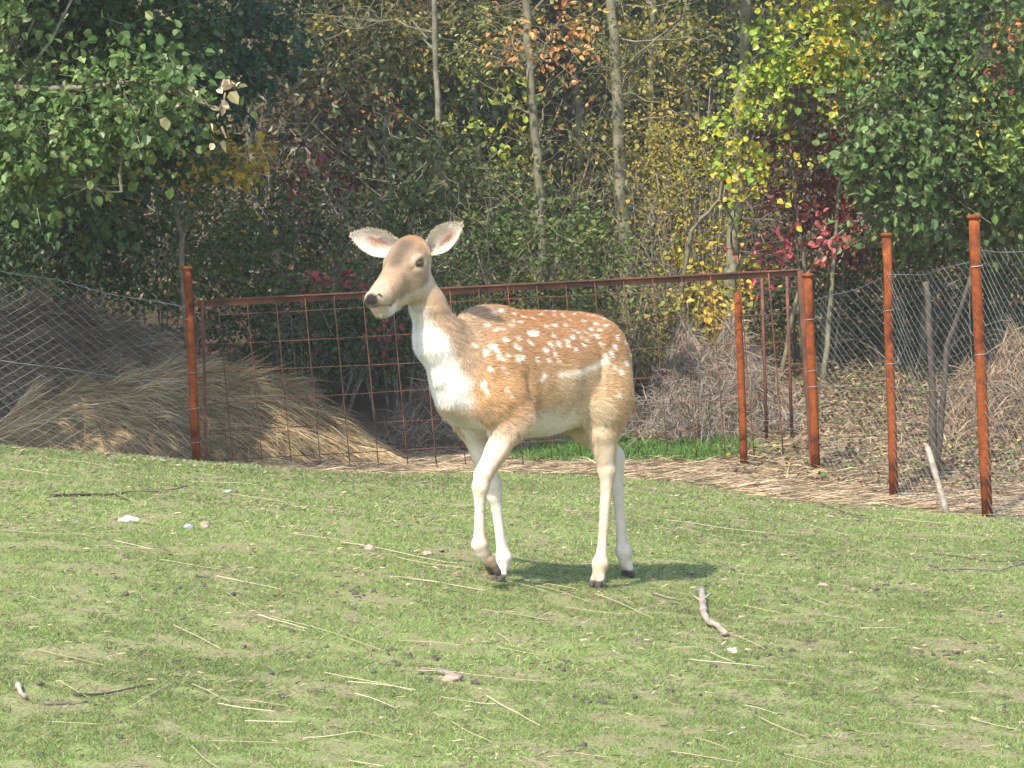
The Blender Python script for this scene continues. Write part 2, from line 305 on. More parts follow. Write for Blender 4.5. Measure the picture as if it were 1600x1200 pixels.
# head frame: turned a little further towards the camera than the body
HY = math.radians(58); HA = np.array([-math.cos(HY), -math.sin(HY), 0]); HB = np.array([math.sin(HY), -math.cos(HY), 0])
H0 = P(622, 413, 6.57)
def h2d(a, b, z): return w2d(H0+a*HA+b*HB+z*DZ)
HAd, HBd = np.array([HA@DF, HA@DL, 0]), np.array([HB@DF, HB@DL, 0])
VX = .004; lo = np.array([-.52, -.25, -.10]); hi = np.array([.86, .25, 1.16])
dims = np.ceil((hi-lo)/VX).astype(int); SD_ = np.full(dims, 1.0, np.float32)
ax = [lo[i]+VX*np.arange(dims[i]) for i in range(3)]
def smin(a, b, k):
    h = np.clip(.5+.5*(b-a)/k, 0, 1); return b+(a-b)*h-k*h*(1-h)
def prim(fn, bmin, bmax, k, sub=False):
    i0 = np.clip(((np.asarray(bmin)-lo-k*1.2-.02)/VX).astype(int), 0, dims); i1 = np.clip(((np.asarray(bmax)-lo+k*1.2+.02)/VX).astype(int)+1, 0, dims)
    s = tuple(slice(a, b) for a, b in zip(i0, i1))
    g = np.stack(np.meshgrid(*[ax[q][s[q]] for q in range(3)], indexing='ij'), -1)
    d = fn(g).astype(np.float32)
    SD_[s] = -smin(-SD_[s], d, k) if sub else smin(SD_[s], d, k)
def cone(a, b, ra, rb, k=.03):                        # tapered capsule
    a, b = np.asarray(a, float), np.asarray(b, float); ba = b-a; L2 = ba@ba
    def fn(g):
        t = np.clip(((g-a)@ba)/L2, 0, 1); return np.linalg.norm(g-a-t[..., None]*ba, axis=-1)-(ra+(rb-ra)*t)
    r = max(ra, rb); prim(fn, np.minimum(a, b)-r, np.maximum(a, b)+r, k)
def ell(c, r, axes=None, k=.03, sub=False):
    c, r = np.asarray(c, float), np.asarray(r, float); R = np.eye(3) if axes is None else np.asarray(axes)
    def fn(g):
        q = (g-c)@R.T; k0 = np.linalg.norm(q/r, axis=-1); k1 = np.linalg.norm(q/r**2, axis=-1)+1e-6; return k0*(k0-1)/k1
    prim(fn, c-r.max(), c+r.max(), k, sub)
# trunk: swept ellipse, top and bottom lines and half-width along the body
tf = np.array([-.348, -.339, -.318, -.288, -.25, -.18, -.10, .0, .10, .18, .25, .32, .375, .41, .43])
top = np.array([.735, .770, .800, .818, .834, .846, .853, .860, .866, .866, .858, .835, .790, .745, .70])
bot = np.array([.705, .640, .590, .555, .525, .497, .476, .462, .466, .478, .498, .525, .555, .590, .66])
wid = np.array([.02, .050, .073, .092, .113, .130, .138, .142, .137, .126, .116, .105, .088, .066, .02])
def trunk(g):
    f_ = g[..., 0]; t, b, wv = (np.interp(f_, tf, q) for q in (top, bot, wid))
    zc = (t+b)/2; rz = (t-b)/2; zz = g[..., 2]-zc
    wl = wv*(1-.22*np.clip(zz/rz, 0, 1)**2)            # narrower towards the spine
    k0 = np.sqrt((zz/rz)**2+(g[..., 1]/wl)**2); d = (k0-1)*np.minimum(rz, wl)
    return np.maximum(d, np.maximum(tf[0]-f_, f_-tf[-1]))
prim(trunk, (-.4, -.16, .44), (.46, .16, .89), .02)
# shoulder and thigh masses, withers, hip
for s in (1, -1):
    ell((.235, s*.088, .655), (.085, .042, .145), k=.05)
    ell((.30, s*.075, .60), (.07, .045, .07), k=.05)
    ell((-.225, s*.074, .64), (.085, .044, .165), k=.04)
    ell((-.240, s*.070, .56), (.060, .044, .11), k=.04)
ell((.235, 0, .845), (.09, .03, .03), k=.05)
ell((-.10, .155, .60), (.05, .02, .07), k=.05, sub=True); ell((-.10, -.155, .60), (.05, .02, .07), k=.05, sub=True)
for s in (1, -1):
    ell((-.140, s*.140, .66), (.010, .016, .13), k=.022, sub=True); ell((.190, s*.138, .60), (.012, .016, .07), k=.025, sub=True)
# neck
nb = h2d(-.075, 0, -.02)
n1 = w2d(P(669, 478, 6.66)); n2 = w2d(P(687, 532, 6.69))
cone(nb, n1, .047, .052, .025); cone(n1, n2, .052, .072, .025); cone(n2, (.33, 0, .69), .072, .100, .04); cone((.385, 0, .69), (.36, 0, .615), .05, .05, .035)
# legs: chains of (f, l, z, r)
def chain(pts, k=.007):
    for i_, (p, q) in enumerate(zip(pts[:-1], pts[1:])): cone(p[:3], q[:3], p[3], q[3], .035 if i_ < 2 else (.016 if i_ == 2 else k))
def hoof(a, fwd, down, r=.013, ln=.045):               # two toes
    a = np.asarray(a, float); fwd = np.asarray(fwd, float); side = np.array([0, 1., 0])
    for s in (1, -1): cone(a+s*side*.011, a+s*side*.0145+fwd*ln+down, r, r*.78, .003)
chain([(.25, .092, .60, .062), (.215, .095, .535, .052), (.285, .09, .44, .035), (.338, .082, .372, .0285), (.350, .080, .335, .0255), (.352, .077, .29, .0165), (.354, .073, .20, .0165), (.354, .071, .158, .0255), (.345, .071, .135, .021), (.327, .070, .105, .018)])
cone((.208, .095, .545), (.185, .093, .525), .036, .02, .03)
hoof((.325, .070, .108), (-.55, 0, -.84), (0, 0, 0), .0150, .052); cone((.325, .070, .128), (.312, .07, .118), .012, .008, .006)
chain([(.24, -.092, .60, .062), (.225, -.09, .52, .048), (.19, -.08, .40, .033), (.165, -.072, .315, .0275), (.161, -.071, .28, .0245), (.155, -.07, .24, .0165), (.142, -.07, .13, .016), (.133, -.07, .082, .0255), (.140, -.07, .055, .019), (.150, -.07, .035, .018)])
hoof((.150, -.07, .030), (.6, 0, -.55), (0, 0, 0), .0135, .03)
chain([(-.215, .078, .62, .065), (-.165, .086, .545, .060), (-.158, .090, .46, .040), (-.176, .090, .375, .028), (-.184, .090, .335, .0290), (-.180, .090, .29, .0195), (-.160, .09, .16, .0155), (-.146, .09, .075, .0165), (-.138, .09, .040, .0265), (-.128, .09, .005, .020)])
cone((-.194, .091, .40), (-.206, .091, .352), .011, .013, .012); cone((-.225, .078, .56), (-.182, .090, .41), .056, .025, .05)
hoof((-.127, .09, .000), (.45, 0, -.75), (0, 0, 0), .0145, .036)
chain([(-.24, -.08, .62, .07), (-.215, -.088, .52, .062), (-.27, -.088, .45, .042), (-.355, -.082, .385, .031), (-.392, -.08, .352, .031), (-.396, -.08, .30, .0225), (-.400, -.08, .18, .0165), (-.408, -.08, .085, .0175), (-.413, -.08, .035, .0265), (-.422, -.08, -.005, .020)])
cone((-.37, -.081, .41), (-.408, -.08, .372), .012, .014, .012)
hoof((-.423, -.08, -.008), (.0, 0, -1), (-.008, 0, 0), .0145, .040)
# tail
cone((-.315, -.01, .775), (-.345, -.015, .72), .02, .019, .02); cone((-.345, -.015, .72), (-.345, -.02, .62), .019, .010, .02)
# head (axes: a forward, b left, z up)
AX = np.array([HAd, HBd, [0, 0, 1.]])
def tilt(deg):
    r = math.radians(deg); c_, s_ = math.cos(r), math.sin(r)
    return np.array([AX[0]*c_-AX[2]*s_, AX[1], AX[0]*s_+AX[2]*c_])
ell(h2d(-.068, 0, .018), (.078, .058, .068), tilt(20), .02)            # brain case
ell(h2d(-.040, 0, -.006), (.068, .065, .060), tilt(35), .02)           # orbits level
cone(h2d(-.02, 0, -.022), h2d(.085, 0, -.086), .055, .036, .02)        # face
cone(h2d(.07, 0, -.082), h2d(.120, 0, -.104), .036, .032, .02)        # muzzle
for s in (1, -1):
    ell(h2d(-.028, s*.050, .0155), (.028, .015, .010), tilt(25), .010); ell(h2d(-.024, s*.051, -.0165), (.024, .012, .008), tilt(25), .010)   # brow
    ell(h2d(-.045, s*.038, -.055), (.052, .022, .045), tilt(35), .02)    # cheek
    ell(h2d(.128, s*.017, -.098), (.022, .015, .018), tilt(30), .012)   # nostril wing
    ell(h2d(.149, s*.019, -.096), (.009, .0065, .0050), tilt(35), .004, sub=True)
ell(h2d(-.027, .066, .0), (.0225, .0125, .0092), tilt(25), .004, sub=True); ell(h2d(-.027, -.066, .0), (.0225, .0125, .0092), tilt(25), .004, sub=True)
cone(h2d(-.06, 0, -.075), h2d(.09, 0, -.128), .036, .023, .025)        # lower jaw
cone(h2d(.085, 0, -.127), h2d(.112, 0, -.134), .022, .018, .012)      # chin
for i_ in range(5):                                                    # mouth slit
    t_ = i_/4; 
    for s in (1, -1): ell(h2d(.135-.06*t_, s*(.006+.027*t_), -.1235+.004*t_), (.010, .008, .0022), tilt(12), .003, sub=True)

# naive surface nets
def surface_nets(S):
    b = S < 0; c0 = np.zeros(np.array(S.shape)-1, np.uint8)
    for dx in (0, 1):
        for dy in (0, 1):
            for dz in (0, 1): c0 += b[dx:dx+c0.shape[0], dy:dy+c0.shape[1], dz:dz+c0.shape[2]]
    cell = np.argwhere((c0 > 0) & (c0 < 8)); idx = -np.ones(c0.shape, np.int32); idx[tuple(cell.T)] = np.arange(len(cell))
    acc = np.zeros((len(cell), 3)); cnt = np.zeros(len(cell))
    cor = [(x, y, z) for x in (0, 1) for y in (0, 1) for z in (0, 1)]
    for i in range(8):
        for j in range(i+1, 8):
            di = np.array(cor[j])-cor[i]
            if np.abs(di).sum() != 1: continue
            v0 = S[tuple((cell+cor[i]).T)]; v1 = S[tuple((cell+cor[j]).T)]; m = (v0 < 0) != (v1 < 0)
            t = np.where(m, v0/(v0-v1+1e-12), 0); acc += m[:, None]*(np.array(cor[i])+t[:, None]*di); cnt += m
    V = cell+acc/cnt[:, None]; Q = []
    for a in range(3):
        o1, o2 = (a+1) % 3, (a+2) % 3
        s0 = [slice(None)]*3; s1 = [slice(None)]*3; s0[a] = slice(0, -1); s1[a] = slice(1, None)
        m = b[tuple(s0)] != b[tuple(s1)]; e = np.argwhere(m); e = e[(e[:, o1] > 0) & (e[:, o2] > 0)]
        u1 = np.zeros(3, int); u1[o1] = 1; u2 = np.zeros(3, int); u2[o2] = 1
        ok = (e < np.array(idx.shape)).all(1); e = e[ok]
        q = np.stack([idx[tuple((e-u1-u2).T)], idx[tuple((e-u2).T)], idx[tuple(e.T)], idx[tuple((e-u1).T)]], 1)
        fl = ~b[tuple(e.T)]; q[fl] = q[fl][:, ::-1]; Q.append(q)
    Q = np.vstack(Q); return V, Q[(Q >= 0).all(1)]
V, Q = surface_nets(SD_); V = lo+V*VX
# light smoothing of grid steps
E_ = np.concatenate([Q[:, [0, 1]], Q[:, [1, 2]], Q[:, [2, 3]], Q[:, [3, 0]]])
for it in range(3):
    acc = np.zeros_like(V); cnt = np.zeros(len(V))
    np.add.at(acc, E_[:, 0], V[E_[:, 1]]); np.add.at(cnt, E_[:, 0], 1); np.add.at(acc, E_[:, 1], V[E_[:, 0]]); np.add.at(cnt, E_[:, 1], 1)
    V = V+.5*(acc/cnt[:, None]-V)
def vnormals(V, F):
    n = np.zeros_like(V); fn = np.cross(V[F[:, 1]]-V[F[:, 0]], V[F[:, 2]]-V[F[:, 0]])
    for k in range(F.shape[1]): np.add.at(n, F[:, k], fn)
    return unit(n)
Nv = vnormals(V, Q)
BV = BVHTree.FromPolygons([tuple(p) for p in d2w(V)], [tuple(q) for q in Q.tolist()])
def hit(px, py):
    dr = unit(P(px, py, 1)-C); h = BV.ray_cast(Vector(C), Vector(dr)); return None if h[0] is None else w2d(np.array(h[0]))
# --- coat colours
def sm(x, a, b): t = np.clip((x-a)/(b-a), 0, 1); return t*t*(3-2*t)
def mix(c, t, k): return c*(1-t[:, None])+np.asarray(k)*t[:, None]
f_, l_, z_ = V.T; hd = d2w(V)-H0; ha, hb, hz = hd@HA, hd@HB, hd[:, 2]
nz = vnoise(f_*1.0+l_, z_, 60, 4)-.5; nz2 = vnoise(f_+l_*.5, z_-l_, 140, 6)-.5
RUSSET = (.35, .185, .085); DARK = (.20, .105, .05); TAN = (.50, .275, .12); CREAM = (.66, .55, .41); WHITE = (.74, .695, .62); GREYB = (.34, .235, .15)
belly = np.interp(f_, [-.4, -.27, -.17, -.10, -.04, .2, .4], [.44, .44, .44, .49, .52, .535, .56])
c = np.tile(np.array(RUSSET), (len(V), 1))
zr = z_+.03*nz
c = mix(c, sm(-zr, -.75, -.64)*.9, (.46, .285, .145)); c = mix(c, sm(-zr, -.62, -.53)*.85*sm(-f_, -.16, -.05)*sm(f_, -.2, -.12), (.55, .42, .27))
bm = 1-sm(-f_, .07, .12)*sm(np.abs(l_), .045, .065)
c = mix(c, sm(-zr+belly, -.045, .01)*bm, CREAM); c = mix(c, sm(-zr+belly, -.015, .035)*bm, WHITE)
c = mix(c, sm(zr, .80, .87)*(1-sm(f_, .1, .2)), (.31, .135, .05))
c = mix(c, sm(f_, .10, .24)*(1-sm(z_, .60, .95))*.75, TAN)                     # paler shoulder
c = mix(c, sm(f_, .15, .25)*sm(z_, .76, .85)*.8, (.33, .215, .125))                           # grey-brown base of the neck
# rump back edge
c = mix(c, sm(-f_, .355, .39)*sm(z_, .6, .66)*.5, CREAM)
# neck: grey-tan sides, white front
ntop = np.array([.47, 0, .96]); nbot = np.array([.40, 0, .62])
neck = sm(f_+.35*(z_-.75), .28, .38)*sm(z_, .60, .70)
c = mix(c, neck, (.38, .26, .16))
fr_line = np.interp(z_, [.55, .62, .68, .78, .85, .90], [.36, .37, .385, .437, .475, .50])
c = mix(c, sm(f_+.018*nz-.10*np.abs(l_), fr_line-.022, fr_line+.022)*sm(z_, .55, .60)*(1-sm(z_, .885, .915)), WHITE)
c = mix(c, (1-sm(z_, .52, .58))*sm(f_, .2, .3)*(np.abs(l_) < .075)*.9, WHITE)
# legs
isH = f_ < .05
leg = np.where(isH, 1-sm(z_+.03*nz, .34, .54), 1-sm(z_+.02*nz, .42, .53))
legc = np.tile(np.array((.52, .37, .23)), (len(V), 1))
fcen = np.where(isH, np.where(l_ > 0, np.interp(z_, [0, .335, .46], [-.138, -.19, -.16]), np.interp(z_, [0, .35, .45], [-.415, -.385, -.27])),
                np.where(l_ > 0, np.interp(z_, [.1, .2, .37, .5], [.35, .354, .34, .24]), np.interp(z_, [0, .08, .3, .5], [.14, .133, .163, .22])))
legc = mix(legc, sm(f_-fcen, -.012, .012)*np.where(isH, .55, .8), (.70, .61, .49))
legc = mix(legc, sm(np.abs(nz2), .1, .4)*.3, (.40, .26, .14))
for q_, r_ in (((.36, .075, .345), .03), ((.37, .07, .155), .03), ((.18, -.07, .29), .03), ((-.17, .09, .0), .03), ((-.13, .09, .02), .03), ((-.40, -.08, .36), .05), ((-.40, -.08, .2), .07), ((-.41, -.08, .05), .07)):
    legc = mix(legc, np.exp(-(np.linalg.norm(V-np.array(q_), axis=1)/r_)**2)*.55, (.42, .27, .15))
inner = sm(-l_*np.sign(np.where(l_ > 0, 1, -1))+.085, -.005, .012)
legc = mix(legc, inner*.6, (.72, .65, .56))
c = c*(1-leg[:, None])+legc*leg[:, None]
def hoofmask(p, n, e): return sm((V-np.asarray(p))@unit(np.asarray(n, float)), -.004, .004)*(np.linalg.norm(V-np.asarray(p), axis=1) < e)
HOOF = (.075, .065, .055)
for p, nn in (((.314, .07, .092), (-.55, 0, -.84)), ((.158, -.07, .033), (.3, 0, -.95)), ((-.122, .09, -.012), (.2, 0, -1)), ((-.423, -.08, -.028), (0, 0, -1))):
    c = mix(c, hoofmask(p, nn, .075), HOOF)
c = mix(c, hoofmask((.338, .07, .115), (-.75, 0, -.5), .06)*.6, (.20, .15, .10))
# head
face = sm(ha-.7*np.clip(-hz-.02, 0, 1), -.135, -.095)*sm(z_, .86, .89)*(f_ > .36)
c = mix(c, face, (.32, .22, .14)); c = mix(c, face*sm(np.abs(nz2+.6*nz), .1, .5)*.45, (.235, .16, .10))
c = mix(c, face*sm(hz-.55*ha, .055, .10), (.40, .22, .10))                                      # crown
c = mix(c, face*np.clip(1.25*np.exp(-((ha+.045)/.05)**4-((hb-.002)/.032)**2), 0, 1)*sm(hz, -.02, .015)*(.8+.5*nz2)*.9, (.16, .11, .075))   # dark forehead
c = mix(c, face*sm(ha, .04, .09)*sm(hz+.45*ha, -.062, -.035)*.5, (.42, .28, .165))
jaw = face*sm(-(hz+.45*ha), .078, .098)
c = mix(c, jaw*.7, (.52, .42, .31)); c = mix(c, face*sm(-(hz+.62*ha), .062, .078)*sm(ha, .04, .08), (.70, .63, .54))
c = mix(c, face*sm(np.abs(hb), .035, .05)*sm(-ha, .06, .085)*.55, (.60, .52, .43))              # pale cheek behind
c = mix(c, face*sm(ha, .085, .105)*.5, (.52, .40, .29))                                         # muzzle
nose = np.exp(-(((ha-.150)/.021)**2+((hz+.100+.004*np.abs(hb)/.02)/.0195)**2+(hb/.030)**2)**2)
c = mix(c, np.clip(nose*1.3, 0, 1)*(ha > .115), (.018, .017, .018))
ring = np.exp(-((np.linalg.norm(np.stack([(ha+.027)*.8, (np.abs(hb)-.057)*.8, (hz-.0)*1.2], 1), axis=1)-.0145)/.005)**2)
c = mix(c, np.clip(ring, 0, 1)*.5, (.05, .036, .028))
ringw = np.exp(-((np.linalg.norm(np.stack([(ha+.027)*.85, (np.abs(hb)-.057), hz-.0], 1), axis=1)-.024)/.006)**2)
c = mix(c, ringw*.35, (.62, .48, .34))
def mark(pts, r, k, a=1., soft=.5):
    global c
    for q in pts:
        d_ = np.linalg.norm(V-q, axis=1); c = mix(c, (1-sm(d_, r*(1-soft), r*(1+soft)))*a, k)
mouth = [hit(574+4.2*t_, 478.5+.9*math.sin(t_*.8)-.10*t_) for t_ in np.arange(0, 9.1, .5)]
mark([m_ for m_ in mouth if m_ is not None], .0032, (.09, .06, .05), .6)
mark([q for q in (hit(616, 412), hit(620, 404), hit(625, 396), hit(630, 387), hit(637, 379)) if q is not None], .020, (.085, .058, .04), .62, .8)
mark([q for q in (hit(640, 371), hit(650, 369), hit(660, 371)) if q is not None], .015, (.30, .15, .06), .6, .8)
mark([q for q in (hit(646, 417), hit(643, 419)) if q is not None], .0035, (.05, .035, .025), .8, .6)
mark([q for q in (hit(594, 461), hit(596, 463), hit(592, 460)) if q is not None], .0042, (.02, .018, .018), .9, .5)
mark([q for q in (hit(600, 432), hit(596, 445)) if q is not None], .012, (.30, .2, .13), .35, .9)
mark([q for q in (hit(814, 572), hit(811, 585), hit(806, 598), hit(800, 612), hit(797, 630), hit(818, 560)) if q is not None], .011, (.24, .13, .065), .32, .9)
mark([q for q in (hit(948, 490+8*k_) for k_ in range(17)) if q is not None], .006, (.20, .09, .035), .30, .9)  # dark line: shade of the thigh crease painted on the coat
# white spots (as on the flank seen), mirrored to the far side
spots = [(757,509,5),(773,517,6),(783,515,5),(795,508,5),(800,502,4),(810,503,4),(786,531,6),(808,528,6),(825,544,0),(834,521,9),(826,521,6),(851,510,6),(864,508,6),(862,524,5),(824,533,6),(827,535,5),(858,538,7),(870,538,7),(850,547,7),(865,553,7),(883,533,6),(886,540,5),(891,526,6),(893,515,4),(914,531,4),(910,538,5),(898,546,5),(912,519,4),(921,515,5),(930,526,6),(937,538,5),(928,506,5),(945,509,5),(837,562,6),(856,564,5),(847,587,8),(845,594,6),(757,550,7),(768,541,7),(773,548,6),(764,541,5),(778,558,6),(784,563,4),(803,540,6),(810,545,6),(806,560,8),(815,558,6),(783,575,5),(790,583,3),(764,576,5),(790,609,4),(797,621,3),(739,537,5),(799,489,5),(780,485,6),(768,489,6),(812,484,4),(825,485,4),(838,484,3),(850,486,4),(864,487,4),(842,491,4),(875,491,4),(862,493,3),(909,502,4),(925,493,5),(918,493,4),(895,491,4),(905,489,4),(940,499,4),(963,528,6),(958,541,7),(953,552,7),(976,535,5),(983,553,7),(977,568,8),(969,582,8),(957,575,6),(965,617,5),(943,555,5),(755,600,9),(760,612,6),(792,556,5),(871,564,4),(880,495,3),(888,499,3),(815,494,4),(830,497,4),(880,508,4),(902,520,4),(906,527,3),(920,524,4),(934,516,4)]
for (sx, sy, sr) in spots:
    q = hit(sx, sy)
    if q is None or sr == 0: continue
    r_ = sr*.00100+.0014
    for qq in (q, q*[1, -1, 1]):
        dv = (V-qq)*[1, 1, .85]; d_ = np.linalg.norm(dv, axis=1)+.003*nz2; c = mix(c, (1-sm(d_, r_*.6, r_*1.4))*.95, (.82, .75, .63))
stripe = [q for q in (hit(875+2*t_, 585-.17*t_-(.012*t_*t_ if t_ > 18 else 0)) for t_ in range(36)) if q is not None]
for sg in (1, -1):
    d_ = np.min([np.linalg.norm((V-q*[1, sg, 1])*[1, 1, 1.15], axis=1) for q in stripe], axis=0); c = mix(c, (1-sm(d_+.010*nz2+.005*nz, .003, .018))*.95, (.80, .73, .60))
    d2_ = np.min([np.linalg.norm((V-q*[1, sg, 1]-[0, 0, -.03])*[1, 1, .5], axis=1) for q in stripe], axis=0); c = mix(c, (1-sm(d2_, .005, .035))*.35, (.66, .50, .32))
c = c*(1+.13*nz2[:, None]+.10*nz[:, None])
deer_col = np.clip(c, .01, .85)

# --- ears: cupped leaf shapes joined into the body mesh
earV, earF, earC = [], [], []; vn = len(V)
def ear(base, tip, out, wmax):
    global vn
    b_, t_ = h2d(*base), h2d(*tip); ln = np.linalg.norm(t_-b_); ax_ = (t_-b_)/ln
    o_ = unit(np.array(h2d(*out))-np.array(h2d(0, 0, 0))); o_ = unit(o_-ax_*(o_@ax_)); s_ = np.cross(ax_, o_)
    nu, nvv = 22, 17; u = np.linspace(-.14, 1, nu); vv = np.linspace(-1, 1, nvv)
    prof = np.interp(u, [-.14, 0, .12, .3, .5, .7, .85, .94, 1], [.30, .42, .66, .92, 1, .82, .52, .28, .04])*wmax
    cup = np.interp(u, [-.14, 0, .3, .6, 1], [1.5, 1.35, .85, .62, .35])
    for layer in (0, 1):
        ang = vv[None]*cup[:, None]*1.35; R_ = (prof/np.maximum(np.sin(np.minimum(cup*1.35, 1.57)), .3))[:, None]
        x_ = R_*np.sin(ang); y_ = R_*(np.cos(ang)-1)*-1
        Vv = b_+ (u[:, None, None]*ln)*ax_+x_[..., None]*s_+y_[..., None]*o_-o_*np.interp(u, [0, .5, 1], [.02, .012, 0])[:, None, None]
        edge = np.abs(vv)[None, :, None]; 
        if layer == 1: Vv = Vv-o_*(.005*(1-edge**4)*(1-np.clip(u, 0, 1)[:, None, None]**6))
        ii = np.arange(nu-1)[:, None]*nvv; jj = np.arange(nvv-1)[None]
        q = np.stack([ii+jj, ii+jj+1, ii+nvv+jj+1, ii+nvv+jj], -1).reshape(-1, 4)
        if layer == 1: q = q[:, ::-1]
        U, W = np.repeat(u, nvv), np.tile(vv, nu); m_ = len(U)
        if layer == 0:
            k_ = np.tile(np.array((.60, .53, .45)), (m_, 1)); cen = np.exp(-(W/.45)**2-((U-.52)/.28)**2)
            k_ = mix(k_, cen*.9, (.36, .19, .13)); k_ = mix(k_, np.exp(-((W-.1)/.18)**2-((U-.40)/.24)**2)*.85, (.13, .075, .05)); k_ = mix(k_, sm(np.abs(W), .86, .97)*sm(U, .3, .8)*.6, (.42, .30, .20))
        else: k_ = np.tile(np.array((.42, .29, .18)), (m_, 1))
        earV.append(Vv.reshape(-1, 3)); earF.append(q+vn); earC.append(k_*(1+.12*rng.normal(size=(m_, 1)))); vn += m_
ear((-.085, -.045, .045), (-.045, -.205, .098), (.8, -.15, .1), .043)
ear((-.095, .048, .040), (-.085, .182, .112), (.9, .25, .1), .041)
AV = np.vstack([V]+earV); AF = np.vstack([Q]+earF); AC = np.clip(np.vstack([deer_col]+earC), .01, .85)
EVs = np.vstack(earV); EFs = np.vstack(earF)-len(V); ECs = np.vstack(earC)
def fur_build(nt, n, b):
    c_ = attr(nt); t = noise(nt, 260, 3)
    nt.links.new(mixc(nt, .5, c_, ramp(nt, t, [(.25, (.62, .6, .58)), (.7, (1, 1, 1))]), 'MULTIPLY'), b.inputs['Base Color'])
    b.inputs['Roughness'].default_value = .75; b.inputs['Specular IOR Level'].default_value = .15; b.inputs['Sheen Weight'].default_value = .04; b.inputs['Sheen Roughness'].default_value = .5
    bump(nt, b, t, .4, .004)
M_FUR = material('deer_fur', fur_build)
deer = thing('deer', 'young spotted fallow deer doe walking across the pasture, one foreleg raised', 'deer', DO)
obj('body', mesh_data('body', d2w(AV)-DO, AF, AC, True), M_FUR, deer)
# --- coat of short hairs following the lie of the fur
HN = np.concatenate([V]); tri = np.concatenate([Q[:, [0, 1, 2]], Q[:, [0, 2, 3]]])
ar = np.linalg.norm(np.cross(V[tri[:, 1]]-V[tri[:, 0]], V[tri[:, 2]]-V[tri[:, 0]]), axis=1)
nh = 150000; ti = rng.choice(len(tri), nh, p=ar/ar.sum()); r1, r2 = rng.random(nh), rng.random(nh); fl = r1+r2 > 1; r1[fl] = 1-r1[fl]; r2[fl] = 1-r2[fl]
pa, pb, pc = V[tri[ti, 0]], V[tri[ti, 1]], V[tri[ti, 2]]; hp = pa+r1[:, None]*(pb-pa)+r2[:, None]*(pc-pa); hn = Nv[tri[ti, 0]]; hc = deer_col[tri[ti, 0]]
flow = np.tile(np.array([-1., 0, -.35]), (nh, 1)); legm = hp[:, 2] < .5; flow[legm] = (-.15, 0, -1)
nk = (hp[:, 0] > .33) & (hp[:, 2] > .6); flow[nk] = (-.5, 0, -1)
hw = d2w(hp)-H0; isface = (hp[:, 2] > .90) & (hp[:, 0] > .40); flow[isface] = -HAd*.9+np.array([0, 0, .35])
flow += .30*rng.normal(size=(nh, 3))
tg = unit(flow-hn*np.sum(flow*hn, axis=1)[:, None])
lift = np.where(legm | isface, .10, .22)+.10*rng.random(nh)
hdv = unit(tg+hn*lift[:, None])
hl = np.where(isface, .007, np.where(legm, .006, .019)); fringe = ((np.abs(hp[:, 2]-np.interp(hp[:, 0], [-.4, -.2, 0, .2, .45], [.56, .50, .48, .50, .60])) < .045) & (hp[:, 0] > -.22)); hl = np.where(fringe, .026, hl)
brk = (hp[:, 0] > .33) & (hp[:, 2] > .55) & (hp[:, 2] < .72); hl = np.where(brk, .015, hl)
keep = ~((np.abs(hw@HB) > .035) & (np.abs(hw@HA+.027) < .022) & (np.abs(hw[:, 2]) < .017)) & ~((hw@HA > .125)) & (hc.max(1) > .10)
hp, hdv, hl, hc, hn = hp[keep], hdv[keep], hl[keep]*rng.uniform(.6, 1.25, keep.sum()), hc[keep], hn[keep]; nh = len(hp)
sd = unit(np.cross(hdv, hn)); wv = rng.uniform(.0006, .0012, nh)[:, None]
HV = np.stack([hp-sd*wv-hn*.001, hp+sd*wv-hn*.001, hp+hdv*hl[:, None]], 1).reshape(-1, 3); HF = np.arange(nh*3).reshape(-1, 3)
hc = np.clip(hc*(1+np.where(hc[:, :1] > .6, .12, .24)*rng.normal(size=(nh, 1))), .01, .85)
ne = 9000; fi = rng.integers(0, len(EFs), ne); ep = EVs[EFs[fi]].mean(1)+rng.normal(0, .0015, (ne, 3)); ec = ECs[EFs[fi, 0]]
ecen = np.where((ep@HBd > h2d(0, 0, 0)@HBd)[:, None], EVs[len(EVs)//2:].mean(0), EVs[:len(EVs)//2].mean(0))
ed = unit(unit(ep-ecen)*.6+.5*rng.normal(size=(ne, 3))+HAd*.35); es = unit(np.cross(ed, HAd))*.0006
EV_ = np.stack([ep-es, ep+es, ep+ed*rng.uniform(.003, .008, (ne, 1))], 1).reshape(-1, 3)
HV = np.vstack([HV, EV_]); HF = np.arange(len(HV)).reshape(-1, 3); hc = np.vstack([hc, np.clip(ec*(1+.15*rng.normal(size=(ne, 1))), .01, .85)])
obj('coat', mesh_data('coat', d2w(HV)-DO, HF, np.repeat(hc, 3, 0)), M_DRY, deer, kind='stuff')
# ear fringe and whisker hairs belong to the coat; eyes
def eye_build(nt, n, b):
    b.inputs['Base Color'].default_value = (.04, .03, .022, 1); b.inputs['Roughness'].default_value = .06; b.inputs['Specular IOR Level'].default_value = .7
M_EYE = material('dark_eye', eye_build)
def uv_ball(r, nu=20, nv=12):
    th = np.linspace(0, math.pi, nv); ph = np.arange(nu)*2*math.pi/nu
    Vb = np.array([[r[0]*math.sin(t)*math.cos(p), r[1]*math.sin(t)*math.sin(p), r[2]*math.cos(t)] for t in th for p in ph])
    Fb = [(i*nu+j, i*nu+(j+1) % nu, (i+1)*nu+(j+1) % nu, (i+1)*nu+j) for i in range(nv-1) for j in range(nu)]
    return Vb, np.array(Fb)
for s in (1, -1):
    vb, fb = uv_ball((.0175, .0150, .0135)); o = obj('eye', mesh_data('eye', vb, fb[:, ::-1], None, True), M_EYE, deer, H0-DO+(-.027)*HA+s*.0520*HB)

